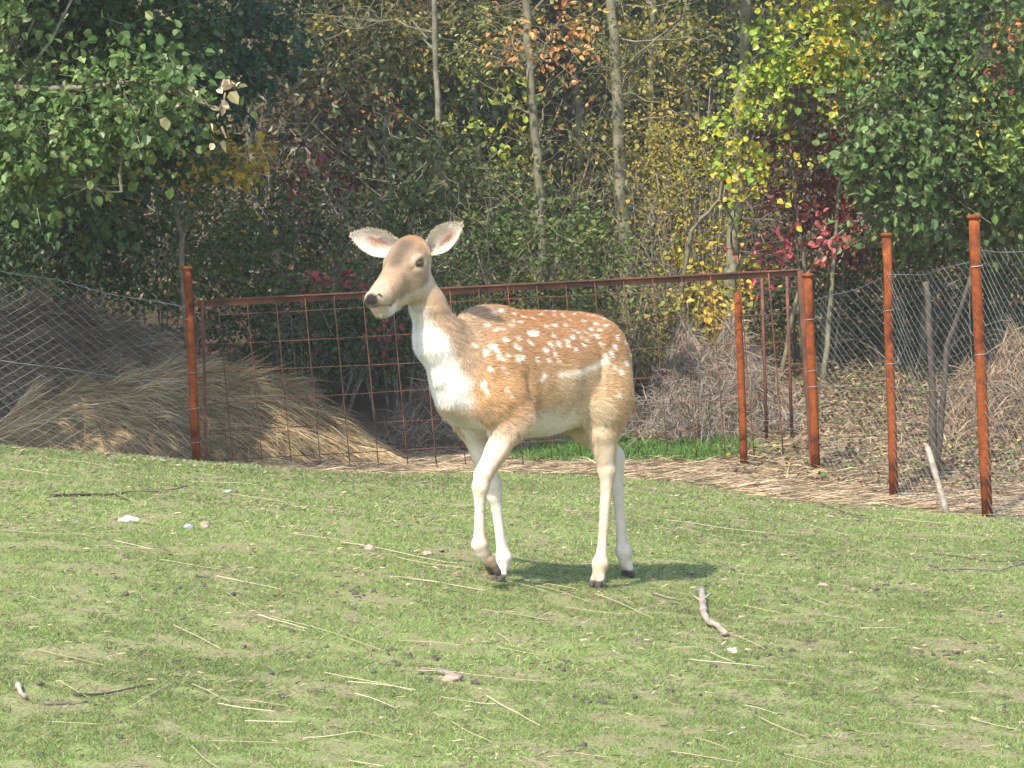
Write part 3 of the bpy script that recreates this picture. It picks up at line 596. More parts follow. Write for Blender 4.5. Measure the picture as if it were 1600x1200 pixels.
# ------------------------------------------------------------------ rusty posts
UPZ = np.array([0, 0, 1.])
def post(bx_, by_, tx_, ty_, D, wpx, label, cap=True, ties=(), splash=False, Dt=None):
    b = P(bx_, by_, D); t = P(tx_, ty_, D); t = P(tx_, ty_, D*b[1]/t[1]); b = np.array([b[0], b[1], min(b[2], tz(b[0], b[1]))-.02]); r = wpx/2*D/FPX
    o = thing('fence_post', label, 'post', b, 'rusty iron posts of the deer fence')
    m = MB(); k = 7; ts = np.linspace(0, 1, k); pts = b+(t-b)*ts[:, None]; pts[1:-1, :2] += rng.normal(0, .002, (k-2, 2)); m.tube(pts, r, 14); sh = m.build('shaft', M_RUST, o, b, True)
    if cap:
        d = unit(t-b); m = MB(); m.tube([t-d*.006, t+d*.004, t+d*.014, t+d*.019], [r*1.05, r*1.42, r*1.36, r*.9], 14); m.build('cap', M_RUST, sh, b, True)
    for h in ties:
        c_ = b+(t-b)*h; m = MB(); a = np.linspace(0, 6.6, 14); ring = c_+np.stack([np.cos(a)*(r+.003), np.sin(a)*(r+.003), np.linspace(-.006, .008, 14)], 1); m.tube(ring, .0018, 4)
        m.tube([ring[-1], ring[-1]+[.02, -.012, .012], ring[-1]+[.035, -.006, -.006]], .0015, 4); m.build('wire_tie', M_WIRE, sh, b)
    return b, t
post(308, 727, 292, 421, 12.75, 14, 'rusty round post with flat cap at the wire mesh end of the gate', ties=(.75, .48, .30, .13))
post(1163, 731, 1153, 455, 13.12, 12, 'short plain rusty post with no cap behind the gate mesh', cap=False)
post(1275, 731, 1262, 432, 12.93, 14, 'orange rusty post standing close against the gate stile', ties=(.78, .52, .44))
post(1397, 778, 1385, 369, 12.3, 14, 'tall rusty capped post between the gate stile and the leaning stake', ties=(.72, .52))
post(1543, 808, 1522, 341, 11.3, 17, 'tallest thick rusty capped post with a white paint chip', ties=(.84, .55))
pc = P(1522, 381, 11.26); m = MB(); 
# white paint chip on the tallest post
def blob(r, seed, nu=10, nv=7, amp=.18):
    vb, fb = uv_ball(r, nu, nv); q = np.random.default_rng(seed); n_ = unit(vb); k = 1+amp*(np.sin(n_@q.normal(size=3)*3+q.uniform(0, 6))+np.sin(n_@q.normal(size=3)*5+q.uniform(0, 6)))*.6
    return vb*k[:, None], fb
fp = [o for o in bpy.data.objects if o.get('label', '').startswith('tallest thick')][0]
vb, fb = blob((.007, .003, .022), 3, amp=.4); obj('paint_chip', mesh_data('paint_chip', vb, fb[:, ::-1], None, True), M_ST['white'], fp, P(1521, 383, 11.275)-np.array(fp.location))

# ------------------------------------------------------------------ gate of welded mesh
gl, gr = P(309, 470, 12.98), P(1251, 421, 12.98); gx = unit(gr-gl); gb = P(309, 735, 12.98)
gate = thing('mesh_gate', 'wide rusty gate of welded square mesh under an angle iron rail', 'gate', gb)
gn = unit(np.cross(gx, UPZ)); 
m = MB(); m.box(gl-gx*.01, gr, gn*.016, UPZ*.0045); rail = m.build('top_rail', M_RUSTD, gate, gb)
m = MB(); m.box(gl-gx*.01-UPZ*.0215-gn*.013, gr-UPZ*.0215-gn*.013, gn*.003, UPZ*.0165); m.build('rail_flange', M_RUSTD, rail, gb)
grb = P(1270, 730, 12.98); m = MB(); m.box(gr-gx*.005-UPZ*.005, grb+UPZ*.01, gx*.017, gn*.013); m.build('stile', M_RUSTD, gate, gb)
glb = P(322, 735, 12.98); m = MB(); m.box(gl+gx*.03-UPZ*.005, glb+gx*.0, gx*.008, gn*.008); m.build('stile', M_RUSTD, gate, gb)
STEP = 46*12.98/FPX; H_ = 6.15*STEP; W_ = np.linalg.norm(gr-gl)
def sag(p0, p1, n, dz): 
    t = np.linspace(0, 1, n); q = p0+(p1-p0)*t[:, None]; q[:, 2] += dz*np.sin(t*math.pi*rng.uniform(1.5, 3)+rng.uniform(0, 6)); q[:, 1] += .6*dz*np.sin(t*7+rng.uniform(0, 6)); return q
for i_ in range(6):
    dz = .085+i_*STEP*1.0; a = gl-UPZ*dz+gx*.03; b = gr-UPZ*(dz+.01-.01*i_)
    m = MB(); m.tube(sag(a, b, 26, .006), .0024, 5); m.build('wire', M_RUSTD, gate, gb, True)
nvw = int(W_/STEP)
for i_ in range(nvw+1):
    x_ = .12+i_*STEP*.985
    if x_ > W_-.05: break
    a = gl+gx*x_-UPZ*.005+gn*.006; thick = .0046 if i_ in (7, nvw-1) else .0029
    m = MB(); m.tube(sag(a, a-UPZ*(H_+rng.uniform(-.05, .03))+gx*.05, 8, .004), thick, 5); m.build('wire', M_RUSTD, gate, gb, True)
# second mesh panel leaning in the wood behind the gate (two stout bars show through it)
for (x0, y0, x1, y1, D) in ((1190, 428, 1193, 548, 14.6), (1229, 425, 1231, 500, 14.6)):
    b = P(x1, y1, D); t = P(x0, y0, D); b[2] = min(b[2], tz(b[0], b[1])) ; m = MB(); m.tube([b, (b+t)/2, t], .011, 8)
    m.build('fence_post', M_RUSTD, None, b, True, label=('thin iron stake standing close behind the short plain post' if x0 < 1200 else 'thin iron stake in the shrubs just behind the gate stile'), cat='post', group='iron stakes behind the gate')

# ------------------------------------------------------------------ chain-link netting
def netting(label, cols, dw, dh, amp=.006, crumple=.0, wr=.0015):
    # cols: list of (px, top_py, bottom_py, D): curtain of woven wire
    cp = []
    for (px, ty, by_, D) in cols: 
        b = P(px, by_, D); cp.append((b[0], b[1]+.055, min(b[2], tz(b[0], b[1])+.0)-.01, P(px, ty, D)[2]))
    cp = np.array(cp); s = np.concatenate([[0], np.cumsum(np.linalg.norm(np.diff(cp[:, :2], axis=0), axis=1))])
    o = thing('wire_netting', label, 'wire fence', (cp[0, 0], cp[0, 1], cp[0, 2])); base = np.array(cp[0, :3])
    def pt(u, h):                                    # u along, h height as fraction
        x, y, b, t = (np.interp(u, s, cp[:, k]) for k in range(4)); z = b+(t-b)*h
        y = y+amp*3*np.sin(u*3.1+h*2)+crumple*np.sin(u*9+h*5)*h**2; x = x+crumple*.5*np.sin(u*11+h*9)*h**2
        return np.stack([x, y, z+amp*np.sin(u*9)*h], -1)
    Hm = (cp[:, 3]-cp[:, 2]).mean(); rows = int(Hm/dh*2); ncol = int(s[-1]/dw)
    m = MB(); hh = np.linspace(0, 1, rows+1)
    for i_ in range(ncol+1):
        zig = np.where(np.arange(rows+1) % 2 == 0, -.02, .5+.02)*dw*(1 if True else 1)
        for sg in (0, 1):
            u = np.clip(i_*dw+(zig if sg == 0 else dw-zig), 0, s[-1])
            p = pt(u+rng.normal(0, .0015, rows+1), hh+rng.normal(0, .0012, rows+1)); m.tube(p, wr, 3, cap=False)
    m.build('woven_mesh', M_WIRE if wr > .001 else M_WIRE2, o, base, kind='stuff')
    for h in (.02, .5, .985):
        u = np.linspace(0, s[-1], 40); m = MB(); q = pt(u, np.full(40, h)); m.tube(q, .002, 4); m.build('tension_wire', M_WIRE if wr > .001 else M_WIRE2, o, base)
    return o
netting('grey chain link netting sagging from the capped post beside the straw heap', [(306, 478, 728, 12.75), (220, 462, 722, 12.6), (110, 436, 712, 12.2), (0, 415, 702, 11.8), (-160, 385, 690, 11.3)], .098, .052, wr=.0016)
netting('grey wire netting between the gate stile post and the next tall post', [(1276, 470, 732, 12.95), (1330, 452, 752, 12.6), (1392, 428, 778, 12.32)], .062, .056, crumple=.02, wr=.0009)
netting('crumpled grey wire netting above the leaning pale stake', [(1394, 426, 778, 12.28), (1450, 422, 790, 11.8), (1500, 412, 800, 11.5), (1530, 404, 808, 11.32)], .062, .056, crumple=.03, wr=.0009)
netting('grey wire netting running on past the tallest thick post', [(1538, 384, 808, 11.28), (1580, 388, 815, 11.0), (1640, 380, 822, 10.6), (1760, 370, 835, 10.0)], .062, .056, crumple=.025, wr=.0009)

# ------------------------------------------------------------------ plants
def curve(p0, p1, n, wob, up=0.):
    t = np.linspace(0, 1, n)[:, None]; q = p0+(p1-p0)*t; L = np.linalg.norm(p1-p0)
    q = q+np.sin(t*math.pi)*(rng.normal(0, wob, 3)*L+np.array([0, 0, up*L])); q[1:-1] += rng.normal(0, wob*.25*L, (n-2, 3)); return q
def px2m(v, D): return v*D/FPX
def clump_sprays(cl):
    px, py, D, rx, ry, rd, n = cl[:7]; c_ = P(px, py, D)
    u = unit(rng.normal(size=(n, 3)))*(rng.random((n, 1))**.45)
    return c_+u[:, :1]*px2m(rx, D)*RT+u[:, 1:2]*px2m(ry, D)*UPZ+u[:, 2:]*rd*Fv, c_
def spray_leaves(start, dirs, lens, per, size, pal, fac=.5):
    n = len(start); k = np.repeat(np.arange(n), per); m = len(k); t = rng.random((m, 1))
    pos = start[k]+dirs[k]*lens[k][:, None]*t+rng.normal(0, .22, (m, 3))*lens[k][:, None]*.55
    d = dirs[k]*.6+rng.normal(size=(m, 3))*.7+np.array([0, 0, -.35])
    nr = rng.normal(size=(m, 3))*.75+np.array([-.2, -.45, .75])*fac*1.4
    pc = pick(pal, n, .12)[k]*.5+pick(pal, m)*.5
    return pos, d, nr, size*rng.uniform(.5, 1.4, m), pc
def plant(name, label, cat, stems, clumps, bark=None, group=None, limbs=.3, single=0, asp=.62, droop=.15, bare=()):
    """stems: list of (list of (px,py,D)), base radius, tip radius; clumps of leafy sprays; limbs: share of sprays joined by a branch"""
    bark = bark or M_BARK; paths = []
    for (pl, ra, rb) in stems:
        q = np.array([P(*p) for p in pl]); q[0, 2] = tz(q[0, 0], q[0, 1])-.05
        t = np.linspace(0, len(q)-1, 5*(len(q)-1)+1); qq = np.stack([np.interp(t, np.arange(len(q)), q[:, i]) for i in range(3)], 1)
        qq[1:-1] += rng.normal(0, ra*.2, (len(qq)-2, 3)); paths.append((qq, np.linspace(ra, rb, len(qq))))
    base = paths[0][0][0]; o = thing(name, label, cat, base, group)
    m = MB()
    for q, r in paths: m.tube(q, r, 8)
    trk = m.build('trunk', bark, o, base, True)
    allp = np.vstack([q for q, _ in paths]); allr = np.concatenate([r for _, r in paths])
    mb = MB(); L = []
    for cl in clumps:
        st, c_ = clump_sprays(cl); n = len(st); pal, size, per = cl[7], cl[8], cl[9]
        if size < .13 and pal is not PALE: size, per = size*.80, (int(per[0]*1.35), int(per[1]*1.45))
        out = unit(st-c_)+rng.normal(0, .5, (n, 3)); away = unit(c_-allp[np.argmin(np.linalg.norm(allp-c_, axis=1))]); dirs = unit(out*.7+away*.5+[0, 0, -droop]); lens = rng.uniform(.12, .32, n)*(.6+D_scale(cl[2]))
        below = allp[allp[:, 2] < c_[2]+.1]; anchor = allp[np.argmin(np.linalg.norm(allp-c_-[0, 0, -.4], axis=1))]
        if limbs > 0 and n > 1:                      # one limb into the clump, twigs from it
            lm = curve(anchor, c_, 7, .09, .06); rr = min(.010, .3*allr.max()); mb.tube(lm, np.linspace(rr, rr*.4, 7), 5, cap=False)
            for j in np.where(rng.random(n) < limbs)[0]:
                a = lm[rng.integers(3, 7)]; mb.tube(np.vstack([curve(a, st[j], 4, .12, .05), st[j]+dirs[j]*lens[j]]), np.linspace(rr*.35, .0022, 5), 3, cap=False)
        L.append(spray_leaves(st, dirs, lens, rng.integers(per[0], per[1]+1, n), size, pal)+(None,))
    for (p0, p1, r) in bare:
        m = MB(); m.tube(curve(P(*p0), P(*p1), 8, .10, .12), np.linspace(r, r*.3, 8), 5); m.build('branch', bark, trk, base)
    if mb.n: mb.build('branches', bark, trk, base, kind='stuff')
    if L:
        pos, d, nr, sz, co = (np.concatenate([q[i] for q in L]) for i in range(5))
        if single:                                   # the leaves that show largest are pieces of their own
            px_ = np.array([pixel_of(p) for p in pos]); Dp = (pos-C)@Fv; ok = (px_[:, 0] > 0) & (px_[:, 0] < 1600) & (px_[:, 1] > 0) & (px_[:, 1] < 700)
            sel = np.argsort(np.where(ok, -sz/Dp-.004*rng.random(len(sz)), 9))[:single]; msk = np.zeros(len(pos), bool); msk[sel] = True
            shared = {}
            for j in sel:
                key = tuple(np.round(co[j]/.03).astype(int))
                if key not in shared:
                    v, f, c2 = leaves(np.zeros((1, 3)), np.array([[0, 1., 0]]), np.array([[0, 0, 1.]]), np.ones(1), co[j:j+1], asp); me = mesh_data('leaf', v, f, c2); me.materials.append(M_LEAF); shared[key] = me
                lf = obj('leaf', shared[key], None, o, pos[j]-base); dj = unit(d[j]); sj = unit(np.cross(dj, nr[j])); uj = np.cross(sj, dj)
                lf.rotation_euler = Matrix((Vector(sj), Vector(dj), Vector(uj))).transposed().to_euler(); lf.scale = (float(sz[j]),)*3
            pos, d, nr, sz, co = (q[~msk] for q in (pos, d, nr, sz, co))
        v, f, c2 = leaves(pos, d, nr, sz, co, asp)
        obj('foliage', mesh_data('foliage', v-base, f, c2), M_LEAF, o, kind='stuff')
    return o
def D_scale(D): return .6 if D < 13 else .8
GRN = [(.09, .15, .038, 4), (.14, .20, .06, 3), (.06, .11, .03, 3), (.21, .26, .09, 1.4)]
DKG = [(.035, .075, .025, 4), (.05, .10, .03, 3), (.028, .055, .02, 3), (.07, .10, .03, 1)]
TEAL = [(.085, .15, .042, 4), (.12, .185, .055, 4), (.16, .22, .07, 2), (.055, .10, .03, 2.5), (.22, .22, .05, .7)]
LIME = [(.30, .36, .035, 4), (.22, .32, .04, 4), (.46, .38, .03, 2), (.14, .24, .035, 2)]
YEL = [(.52, .38, .03, 4), (.44, .36, .04, 4), (.30, .32, .05, 2), (.50, .28, .03, 1)]
GOLD = [(.48, .30, .03, 4), (.55, .36, .035, 3), (.36, .22, .03, 2)]
OCH = [(.36, .27, .05, 4), (.26, .24, .05, 3), (.16, .17, .04, 3), (.40, .26, .04, 1)]
OLV = [(.11, .13, .035, 4), (.15, .16, .045, 3), (.07, .095, .028, 3), (.22, .20, .05, 1)]
BRN = [(.11, .08, .04, 4), (.075, .06, .032, 4), (.16, .11, .05, 2), (.05, .055, .025, 3)]
ORG = [(.55, .22, .08, 4), (.48, .15, .06, 2), (.60, .32, .10, 3), (.25, .24, .06, 2)]
MAR = [(.16, .035, .03, 4), (.11, .03, .025, 4), (.22, .055, .035, 2), (.09, .05, .03, 1)]
CRM = [(.36, .045, .06, 4), (.26, .035, .045, 3), (.42, .10, .10, 1), (.16, .05, .04, 1)]
PALE = [(.62, .52, .34, 3), (.52, .42, .26, 2)]

# green tree overhanging the netting: trunk outside the picture, boughs reach in
plant('broadleaf_tree', 'leafy green tree with sunlit bough and pale withered leaves above the netting', 'tree',
      [([(-420, 640, 12.3), (-360, 200, 12.3), (-250, -300, 12.3), (-200, -800, 12.4)], .16, .06), ([(-330, 60, 12.3), (-120, 130, 11.9), (60, 140, 11.6), (230, 130, 11.4), (345, 170, 11.3)], .028, .005), ([(-320, 180, 12.3), (-60, 230, 11.8), (100, 290, 11.6), (190, 300, 11.5)], .03, .005)],
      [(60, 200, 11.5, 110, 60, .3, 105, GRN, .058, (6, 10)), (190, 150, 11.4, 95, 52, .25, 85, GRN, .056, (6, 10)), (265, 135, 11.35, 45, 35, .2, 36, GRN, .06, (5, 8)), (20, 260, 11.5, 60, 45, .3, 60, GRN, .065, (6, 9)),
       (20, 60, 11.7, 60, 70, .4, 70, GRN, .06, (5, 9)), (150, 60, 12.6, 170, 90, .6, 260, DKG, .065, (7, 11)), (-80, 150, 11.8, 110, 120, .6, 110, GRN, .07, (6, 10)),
       (120, 210, 13.0, 190, 110, .5, 260, DKG, .065, (7, 11)), (318, 155, 11.3, 24, 18, .06, 5, PALE, .06, (2, 3)), (330, 165, 11.3, 14, 14, .05, 4, PALE, .06, (2, 3)),  # dark green sprays: shade behind the bough put into the leaf colour
       (-100, -250, 12.2, 330, 180, 1.3, 420, GRN, .15, (8, 12)), (250, -230, 12.8, 240, 130, 1.0, 110, GRN, .15, (8, 12)), (0, -650, 12.2, 400, 260, 1.6, 420, GRN, .17, (8, 12)), (330, -600, 12.6, 300, 220, 1.3, 110, GRN, .17, (8, 12)), (-450, -100, 12.0, 180, 260, 1.2, 260, GRN, .15, (8, 12))],  # unseen crown clumps above the view, thickened to shade the straw heap
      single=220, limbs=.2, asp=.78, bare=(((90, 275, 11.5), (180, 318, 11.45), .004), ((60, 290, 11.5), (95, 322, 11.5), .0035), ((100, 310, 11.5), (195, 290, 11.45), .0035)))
# dense tree behind it, deep shade put into its dark leaf colours
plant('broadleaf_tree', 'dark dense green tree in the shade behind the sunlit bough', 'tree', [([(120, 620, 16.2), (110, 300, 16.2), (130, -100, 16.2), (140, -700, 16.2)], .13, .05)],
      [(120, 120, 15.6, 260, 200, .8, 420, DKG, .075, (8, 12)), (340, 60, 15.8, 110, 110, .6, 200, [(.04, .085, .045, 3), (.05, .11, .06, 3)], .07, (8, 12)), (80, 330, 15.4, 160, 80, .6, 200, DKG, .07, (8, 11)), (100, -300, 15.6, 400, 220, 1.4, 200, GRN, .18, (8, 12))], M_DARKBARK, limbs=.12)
plant('maple_sapling', 'golden leaved maple sapling glowing in the shade near the netting', 'tree', [([(300, 620, 15.4), (285, 400, 15.3), (270, 240, 15.2), (320, 200, 15.1)], .028, .006)],
      [(225, 218, 15.0, 40, 22, .15, 18, GOLD, .06, (6, 9)), (330, 238, 14.9, 62, 26, .2, 34, GOLD, .06, (6, 9)), (185, 262, 15.0, 30, 16, .12, 10, GOLD, .055, (5, 8)), (365, 250, 14.9, 25, 16, .12, 10, YEL, .055, (5, 8)), (280, 290, 15.0, 60, 30, .2, 16, OLV, .055, (5, 8))], M_TWIG, asp=.85)
# brambles and shrubs along the wood edge
def shrub(label, cx, cy, D, rx, ry, rd, n, pal, size, nst=6, name='bramble_shrub', extra=(), by_=None, bark=M_TWIG, single=0, asp=.65):
    gy = pixel_of(np.array([*P(cx, cy, D)[:2], float(tz(*P(cx, cy, D)[:2]))]))[1]
    st = []
    for i in range(nst):
        a = rng.uniform(-.9, .9); st.append(([(cx+a*rx*.35, gy, D+rng.uniform(-.1, .1)), (cx+a*rx*.6, (gy+cy)/2, D+rng.uniform(-.1, .1)), (cx+a*rx*1.0, cy-ry*rng.uniform(.1, .8), D+rng.uniform(-.2, .2)*rd)], .012, .004))
    return plant(name, label, 'shrub', st, [(cx, cy, D, rx, ry, rd, int(n*1.15), pal, size*.74, (6, 10))]+list(extra), bark, 'shrubs along the edge of the wood', limbs=.12, single=single, asp=asp)
MIXG = [(.075, .135, .032, 4), (.11, .17, .04, 3), (.05, .09, .025, 3), (.15, .07, .04, .5), (.17, .18, .045, 1.6)]
shrub('green bramble thicket rising behind the straw heap beside the capped post', 260, 400, 16.3, 170, 90, .6, 300, MIXG, .07)
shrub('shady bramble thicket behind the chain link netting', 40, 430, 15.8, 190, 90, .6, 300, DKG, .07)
shrub('green bramble thicket with reddish leaves behind the gate rail', 450, 340, 17.0, 130, 100, .6, 230, MIXG+BRN[:2], .07, extra=[(515, 262, 16.4, 30, 14, .1, 9, MAR, .07, (5, 8)), (490, 240, 16.4, 20, 12, .1, 5, CRM, .06, (3, 5))])
shrub('low dark shrub behind the gate mesh next to the straw heap', 480, 510, 16.0, 170, 75, .5, 320, DKG, .06)
shrub('low green shrub with crimson creeper leaves behind the gate mesh', 620, 490, 16.2, 130, 80, .5, 260, MIXG, .06, extra=[(520, 435, 15.6, 28, 14, .1, 9, CRM, .065, (4, 7)), (618, 505, 15.6, 22, 14, .1, 7, CRM, .06, (4, 6)), (352, 532, 15.4, 14, 6, .05, 3, CRM, .055, (3, 5))])
shrub('rounded leafy green bush behind the ears and neck of the deer', 740, 345, 18.2, 150, 85, .6, 310, MIXG+[(.15, .18, .045, 2.5)], .078, extra=[(790, 185, 17.8, 24, 34, .15, 16, LIME, .075, (4, 7)), (690, 250, 17.8, 70, 50, .3, 60, OLV, .06, (5, 8)), (770, 270, 17.7, 80, 50, .3, 60, OLV, .055, (5, 8))])
shrub('green undergrowth bush behind the back of the deer under the gate rail', 850, 420, 17.2, 150, 80, .5, 300, [(.08, .14, .032, 4), (.14, .17, .04, 3), (.05, .085, .025, 3), (.20, .18, .045, 1)], .072)
shrub('low olive shrub behind the gate between the deer and the brush pile', 960, 500, 16.8, 120, 60, .5, 190, OLV, .055)
shrub('yellow leaved shrub of thin upright stems beside the leaning trunk', 1085, 330, 17.6, 70, 130, .5, 210, YEL+OCH+OLV[:2], .05, nst=16, name='autumn_shrub', extra=[(1120, 420, 17.2, 45, 60, .3, 60, YEL, .055, (5, 8)), (1040, 230, 17.8, 60, 70, .4, 70, OCH, .05, (5, 8)), (1080, 460, 16.6, 60, 40, .3, 40, OCH, .055, (5, 8)), (1130, 490, 16.0, 22, 20, .15, 12, GOLD, .06, (5, 8))])
shrub('maroon leaved shrub with crimson sprays over slanting pale stems', 1275, 250, 17.2, 100, 95, .5, 300, MAR, .06, nst=9, name='autumn_shrub', bark=M_BARK, extra=[(1300, 350, 16.8, 70, 50, .3, 70, MAR, .06, (5, 8)), (1175, 390, 16.3, 30, 20, .15, 10, CRM, .055, (4, 6)), (1262, 375, 16.2, 38, 22, .15, 12, CRM, .06, (4, 6)), (1300, 385, 16.2, 26, 22, .15, 8, [(.42, .12, .10), (.34, .09, .08)], .065, (5, 7)), (1340, 240, 16.9, 50, 60, .3, 60, MAR, .06, (5, 8))])
shrub('dim green shrub at the foot of the maroon shrub behind the stile', 1250, 480, 17.6, 100, 60, .4, 130, DKG, .06)
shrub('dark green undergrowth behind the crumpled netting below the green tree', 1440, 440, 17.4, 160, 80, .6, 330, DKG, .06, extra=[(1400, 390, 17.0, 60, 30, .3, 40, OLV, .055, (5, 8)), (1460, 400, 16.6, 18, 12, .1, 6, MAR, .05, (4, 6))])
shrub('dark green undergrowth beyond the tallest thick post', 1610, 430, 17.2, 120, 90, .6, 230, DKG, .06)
# trees of the wood
plant('young_tree', 'straight slim olive grey trunk rising behind the back of the deer', 'tree', [([(978, 520, 18.4), (972, 300, 18.4), (964, 120, 18.4), (955, -40, 18.4), (950, -500, 18.4)], .062, .03)],
      [(930, 90, 18.3, 60, 70, .4, 40, OLV, .05, (5, 8)), (1000, 150, 18.8, 70, 130, .5, 120, OCH, .05, (5, 8)), (1040, 60, 19.2, 90, 80, .6, 130, OLV+OCH, .055, (5, 9)), (950, 260, 18.8, 60, 80, .4, 60, OLV, .05, (5, 8)), (940, -230, 21.5, 300, 130, 1.5, 260, OLV, .16, (8, 12)), (1000, -480, 22.5, 330, 200, 1.5, 300, GRN, .18, (8, 12))], limbs=.3,  # last two clumps: unseen canopy set back to shade the hillside
      bare=(((966, 110, 18.4), (1060, 30, 18.2), .010), ((965, 60, 18.4), (1130, 60, 18.1), .010), ((970, 230, 18.4), (1090, 180, 18.0), .009), ((972, 250, 18.4), (880, 190, 18.2), .008), ((968, 150, 18.4), (1100, 230, 18.1), .008)))
plant('young_tree', 'slim trunk carrying a bright orange leaved bough', 'tree', [([(848, 480, 17.5), (845, 330, 17.5), (832, 180, 17.5), (823, 30, 17.5), (818, -60, 17.5), (815, -500, 17.5)], .038, .028)],
      [(868, 40, 17.3, 50, 34, .2, 30, ORG, .062, (4, 6)), (795, 50, 17.5, 30, 36, .2, 16, ORG+OLV, .06, (4, 6)), (845, 85, 17.2, 34, 22, .12, 13, ORG, .06, (4, 6)), (780, 80, 19.0, 60, 60, .3, 70, [(.24, .25, .06), (.17, .19, .05), (.12, .14, .04)], .06, (5, 8)), (760, 20, 19.4, 70, 50, .4, 70, OLV, .055, (5, 8)), (860, 230, 19.2, 70, 60, .4, 50, OCH, .05, (4, 7)), (760, -220, 21.5, 260, 120, 1.4, 260, OLV, .16, (8, 12)), (700, -480, 22.5, 300, 200, 1.5, 300, GRN, .18, (8, 12))], single=60, asp=.6,  # rear clumps above the view, added to throw shade on the hill
      bare=(((833, 180, 17.5), (740, 120, 17.6), .008), ((838, 230, 17.5), (900, 120, 17.4), .008), ((835, 150, 17.5), (910, 60, 17.3), .007)))
plant('young_tree', 'pale slender trunk half hidden among bare grey twigs', 'tree', [([(690, 480, 18.6), (686, 250, 18.6), (680, 80, 18.6), (676, -60, 18.6), (674, -500, 18.6)], .027, .02)],
      [(560, 40, 20.2, 110, 50, .6, 110, OCH+OLV, .055, (5, 8)), (640, 60, 20.4, 90, 60, .6, 60, OCH, .05, (4, 7)), (610, 180, 20.4, 40, 24, .2, 14, ORG, .05, (4, 6)), (520, -230, 20.5, 260, 140, 1.4, 300, OLV, .17, (8, 12)), (440, -480, 20.5, 330, 200, 1.5, 330, GRN, .18, (8, 12))])  # last two clumps lie out of view, put in to shade the wood
plant('maple_tree', 'leaning pale trunk with bright lime and yellow maple leaves', 'tree', [([(1138, 520, 16.6), (1145, 400, 16.6), (1156, 200, 16.6), (1166, 0, 16.6), (1170, -80, 16.6), (1180, -500, 16.6)], .055, .03)],
      [(1255, 108, 15.9, 85, 28, .2, 75, LIME, .055, (6, 10)), (1300, 95, 15.9, 45, 30, .2, 36, YEL, .055, (6, 9)), (1195, 105, 16.0, 30, 24, .15, 22, LIME, .055, (6, 9)), (1260, 25, 16.2, 75, 30, .3, 42, LIME, .055, (6, 9)), (1160, 188, 16.0, 32, 16, .15, 17, LIME, .055, (6, 9)), (1160, 255, 16.0, 26, 20, .15, 17, LIME, .055, (6, 9)), (1178, 290, 16.0, 22, 13, .12, 11, YEL+LIME, .055, (6, 9)), (1210, 240, 16.1, 26, 14, .1, 10, YEL, .06, (5, 8)), (1320, 15, 16.2, 40, 26, .2, 30, YEL, .06, (6, 9)), (1220, 170, 16.5, 70, 40, .3, 40, OLV, .055, (5, 8)), (1230, -200, 16.2, 200, 120, .9, 110, LIME, .13, (8, 12))], single=60, asp=.9, limbs=.2)  # final clump of big leaves is out of view, added for shade
plant('broadleaf_tree', 'large glossy blue green tree standing behind the tall rusty posts', 'tree', [([(1560, 560, 17.6), (1550, 380, 17.4), (1530, 150, 17.0), (1520, -100, 16.8), (1530, -600, 16.8)], .10, .05), ([(1440, 560, 17.2), (1445, 420, 17.0), (1420, 350, 16.6), (1400, 200, 16.3)], .035, .01)],
      [(1420, 130, 15.7, 90, 120, .35, 190, TEAL, .07, (6, 10)), (1520, 90, 15.8, 100, 110, .4, 210, TEAL, .07, (6, 10)), (1470, 250, 15.9, 100, 70, .35, 150, TEAL, .068, (6, 9)), (1395, 250, 15.7, 60, 50, .25, 70, TEAL, .08, (5, 8)), (1575, 230, 15.9, 60, 80, .35, 120, TEAL+LIME[:2], .075, (6, 9)), (1400, 330, 15.9, 40, 24, .15, 30, GRN, .07, (5, 8)), (1560, 320, 16.2, 80, 60, .3, 110, GRN+OLV, .07, (6, 9)), (1480, 350, 16.4, 70, 40, .3, 60, GRN, .065, (5, 8)),
       (1500, 190, 15.7, 30, 16, .1, 9, YEL, .07, (4, 7)), (1545, 50, 15.6, 26, 22, .1, 8, ORG, .07, (3, 6)), (1560, 130, 15.7, 34, 26, .15, 10, MAR, .065, (4, 6)), (1580, 290, 15.8, 24, 20, .1, 10, LIME, .07, (5, 7)), (1540, -200, 16, 260, 150, 1.0, 150, TEAL, .15, (8, 12))], single=240, limbs=.15, asp=.7)  # final clump sits above the view, put in to cast shade
# multi-stemmed saplings leaning behind the stile
for i_, (pts, r, lab) in enumerate([([(1286, 575, 16.4), (1300, 440, 16.4), (1310, 300, 16.5), (1330, 200, 16.6)], .022, 'upright pale sapling stem just behind the gate stile post'),
      ([(1215, 560, 16.6), (1245, 460, 16.5), (1290, 380, 16.4), (1375, 320, 16.3)], .020, 'pale sapling stem slanting across behind the gate corner'),
      ([(1275, 590, 16.5), (1262, 450, 16.5), (1245, 330, 16.6), (1235, 230, 16.8)], .018, 'pale sapling stem leaning against the maroon shrub'),
      ([(1030, 440, 17.0), (1080, 360, 16.9), (1125, 310, 16.8), (1140, 200, 16.8)], .022, 'crooked grey sapling stem slanting through the yellow shrub')]):
    plant('sapling', lab, 'sapling', [(pts, r, .008)], [(pts[-1][0], pts[-1][1], pts[-1][2], 30, 30, .2, 6, OLV, .05, (3, 6))], group='thin saplings behind the gate', limbs=1.)
